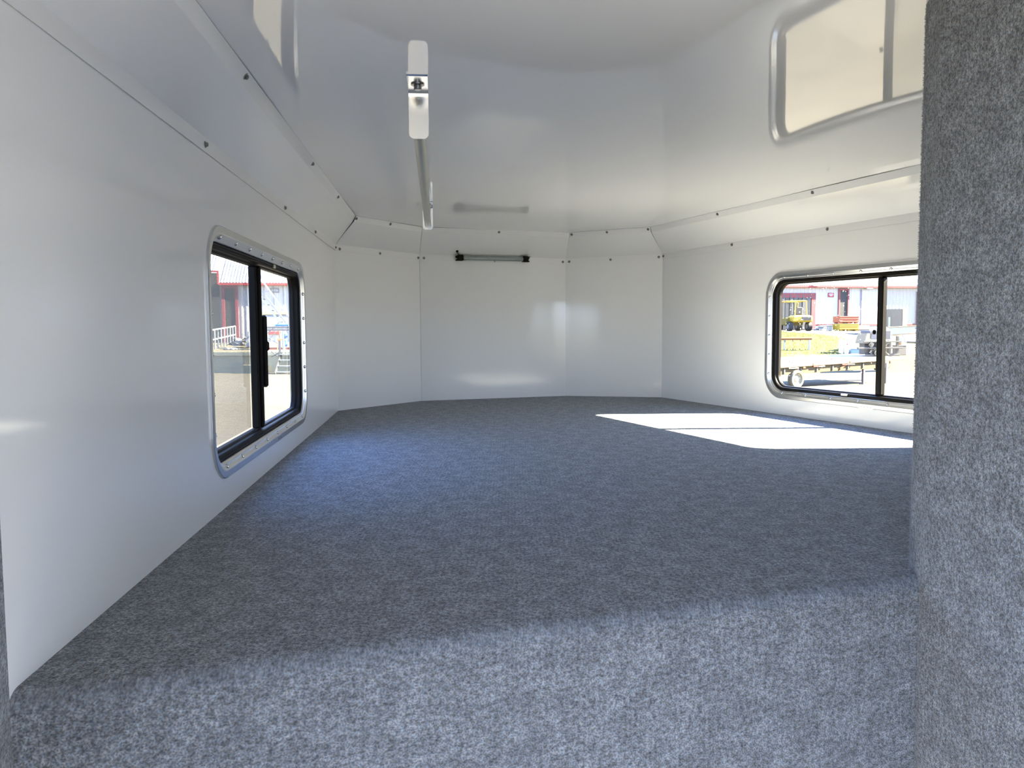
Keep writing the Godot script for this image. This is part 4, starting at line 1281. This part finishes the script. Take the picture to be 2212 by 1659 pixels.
	piece(o, "top", [[Vector3(0, 1.2, 0), Vector3(2.3, 0.08, 0.8)]], mat(lin(0.2, 0.19, 0.18), 0.5))
	piece(o, "rail", [[Vector3(0, 1.04, 0.36), Vector3(2.3, 0.07, 0.05)], [Vector3(0, 1.04, -0.36), Vector3(2.3, 0.07, 0.05)]], mat(lin(0.32, 0.25, 0.2), 0.6))
	for q in [[-0.35, 0.36], [1.1, 0.36], [-1.1, -0.36], [1.1, -0.36], [-0.6, 0.3]]:
		piece(o, "leg", [[Vector3(q[0], 0.5, q[1]), Vector3(0.07, 1.02, 0.07)]], mat(lin(0.62, 0.62, 0.52), 0.5))
	bars(o, "brace", [[Vector3(-1.0, 0.98, 0.36), Vector3(0.3, 0.25, 0.36)], [Vector3(-0.35, 0.4, 0.36), Vector3(0.15, 0.98, 0.36)]], 0.022, mat(lin(0.45, 0.43, 0.36), 0.5))
	o = thing("blue_bar", "bright blue bar lying on the grey work table", "bar", Vector3(-12.75, 0.34, -45.0))
	piece(o, "body", [[Vector3(0, 0.06, 0), Vector3(0.78, 0.1, 0.1)]], mat(lin(0.04, 0.22, 0.62), 0.4), "", 0.02)
	piece(o, "cap", [[Vector3(-0.37, 0.06, 0), Vector3(0.06, 0.12, 0.12)]], mat(lin(0.2, 0.45, 0.8), 0.4), "", 0.01)
	o = thing("carton", "small white carton on the left end of the work table", "carton", Vector3(-13.95, 0.34, -45.0))
	piece(o, "body", [[Vector3(0, 0.1, 0), Vector3(0.16, 0.2, 0.16)]], mat(grey(0.8), 0.6), "", 0.006)
	piece(o, "flap", [[Vector3(0.0, 0.205, 0.0), Vector3(0.17, 0.008, 0.17)]], mat(grey(0.7), 0.6), "", 0.0)
	for k in 2:
		o = thing("drum", ["bright blue plastic drum below the work table", "white plastic drum below the left of the work table"][k], "drum", Vector3(-12.95 if k == 0 else -14.15, -0.82, -46.3), 0.0, "plastic drums below the work table")
		s = Shape.new()
		s.lathe([Vector2(0, 0), Vector2(0.14, 0), Vector2(0.15, 0.03), Vector2(0.15, 0.36), Vector2(0.16, 0.38), Vector2(0.15, 0.40), Vector2(0.15, 0.72), Vector2(0.13, 0.76), Vector2(0, 0.76)], Vector3.ZERO, Basis(), 20)
		obj("body", s, mat(lin(0.03, 0.2, 0.6) if k == 0 else grey(0.78), 0.45), o)
		s = Shape.new()
		s.cyl(Vector3(0.06, 0.76, 0), Vector3(0.06, 0.80, 0), 0.03, 0.03, 10)
		obj("cap", s, mat(grey(0.2), 0.5), o)
	o = thing("sawhorse", "orange sawhorse standing at the dock edge", "sawhorse", Vector3(-12.4, -0.95, -43.6), 0.2)
	var org := mat(lin(0.62, 0.22, 0.07), 0.6)
	piece(o, "crossbar", [[Vector3(0, 0.58, 0), Vector3(0.42, 0.09, 0.08)]], org)
	for q in [[-0.17, 0.14], [0.17, 0.14], [-0.17, -0.14], [0.17, -0.14]]:
		bars(o, "leg", [[Vector3(q[0] * 0.8, 0.56, 0), Vector3(q[0] * 1.2, 0, q[1])]], 0.022, org)
	bars(o, "upright", [[Vector3(-0.05, 0.6, 0), Vector3(-0.08, 1.05, 0)]], 0.03, org)
	o = thing("angle_bar", "long dull red steel bar lying along the dock edge", "bar", Vector3(-12.9, -0.93, -44.2))
	piece(o, "flange", [[Vector3(0, 0.02, 0), Vector3(1.9, 0.03, 0.12)]], mat(lin(0.35, 0.12, 0.09), 0.7), "", 0.005)
	piece(o, "web", [[Vector3(0, 0.07, -0.05), Vector3(1.9, 0.12, 0.03)]], mat(lin(0.35, 0.12, 0.09), 0.7), "", 0.005)
	# steel stairs up to the dock
	o = thing("dock_stairs", "grey steel stairs with thin pale treads at the dock front", "stairs", Vector3(-11.55, -2.1, -41.4))
	for k in 4:
		piece(o, "tread", [[Vector3(0.1, 0.98 - 0.29 * k, -1.0 + 0.28 * k), Vector3(1.35, 0.04, 0.3)]], galv, "", 0.005)
	for x in [-0.55, 0.75]:
		s = Shape.new()
		s.bar(Vector3(x, 1.0, -1.15), Vector3(x, 0.02, 0.1), 0.05, 0.14)
		obj("stringer", s, dark, o)
	for x in [-0.62, -0.42]:
		s = Shape.new()
		s.box(Vector3(x, 1.2 if x < -0.5 else 1.35, -1.1), Vector3(0.10 if x < -0.5 else 0.06, 1.0 if x < -0.5 else 1.6, 0.08))
		obj("post", s, mat(lin(0.3, 0.29, 0.26), 0.5) if x < -0.5 else mat(lin(0.62, 0.62, 0.52), 0.5), o)
	bars(o, "brace", [[Vector3(-1.0, 0.85, -0.9), Vector3(-0.55, 1.1, -0.9)], [Vector3(-1.0, 1.15, -0.9), Vector3(-0.7, 0.9, -0.9)]], 0.025, dark)

func _ready() -> void:
	# camera, sky, sun, exposure
	var cam := Camera3D.new()
	cam.name = "camera"
	cam.fov = rad_to_deg(2.0 * atan(829.5 / 1750.0))
	cam.near = 0.02
	cam.far = 500.0
	add_child(cam)
	var pitch := atan(126.5 / 1750.0)
	cam.transform = Transform3D(Basis(Vector3.RIGHT, -pitch) * Basis(Vector3.BACK, -0.0058), Vector3(0, 0.32, 0))
	cam.current = true
	var we := WorldEnvironment.new()
	we.name = "environment"
	var env := Environment.new()
	env.background_mode = Environment.BG_SKY
	var sky := Sky.new()
	var sm := ProceduralSkyMaterial.new()
	sm.sky_top_color = Color(0.43, 0.56, 0.80)
	sm.sky_horizon_color = Color(0.79, 0.86, 0.93)
	sm.ground_bottom_color = Color(0.55, 0.52, 0.44)
	sm.ground_horizon_color = Color(0.66, 0.66, 0.62)
	sm.sky_energy_multiplier = SKY
	sm.ground_energy_multiplier = SKY
	sm.sun_angle_max = 8.0
	sky.sky_material = sm
	env.sky = sky
	env.tonemap_mode = Environment.TONE_MAPPER_LINEAR
	env.tonemap_exposure = EXPO
	env.sdfgi_enabled = true
	env.ssao_enabled = true
	env.ssil_enabled = true
	we.environment = env
	add_child(we)
	var sun := DirectionalLight3D.new()
	sun.name = "sun"
	sun.light_energy = SUN
	sun.light_color = Color(1.0, 0.95, 0.83)
	sun.light_angular_distance = 0.53
	sun.shadow_enabled = true
	add_child(sun)
	sun.basis = Basis.looking_at(-Vector3(1.075, 0.726, -0.018).normalized(), Vector3.UP)
	materials()
	shell()
	coves()
	make_window("window_1", "sliding window in the left wall with a tall black handle", Transform3D(frame_of(EL, P0).basis, frame_of(EL, P0) * Vector3(0.664, 0.052, 0)), true, 1.0)
	make_window("window_2", "sliding window in the right wall partly behind the partition", Transform3D(frame_of(P3, P3 + RU).basis, frame_of(P3, P3 + RU) * Vector3(0.677, 0.057, 0)), false, 1.0)
	tube_light()
	closet_rod()
	yard_dim = 0.5
	ground()
	building()
	right_yard()
	left_yard()
	for o in get_children():
		if o is Node3D and o.has_meta("label"):
			shadows(o)

func shadows(o: Node) -> void:
	if o is GeometryInstance3D:
		o.cast_shadow = GeometryInstance3D.SHADOW_CASTING_SETTING_ON
	for c in o.get_children():
		shadows(c)

const SUN := 36.0
const SKY := 2.9
const EXPO := 1.08
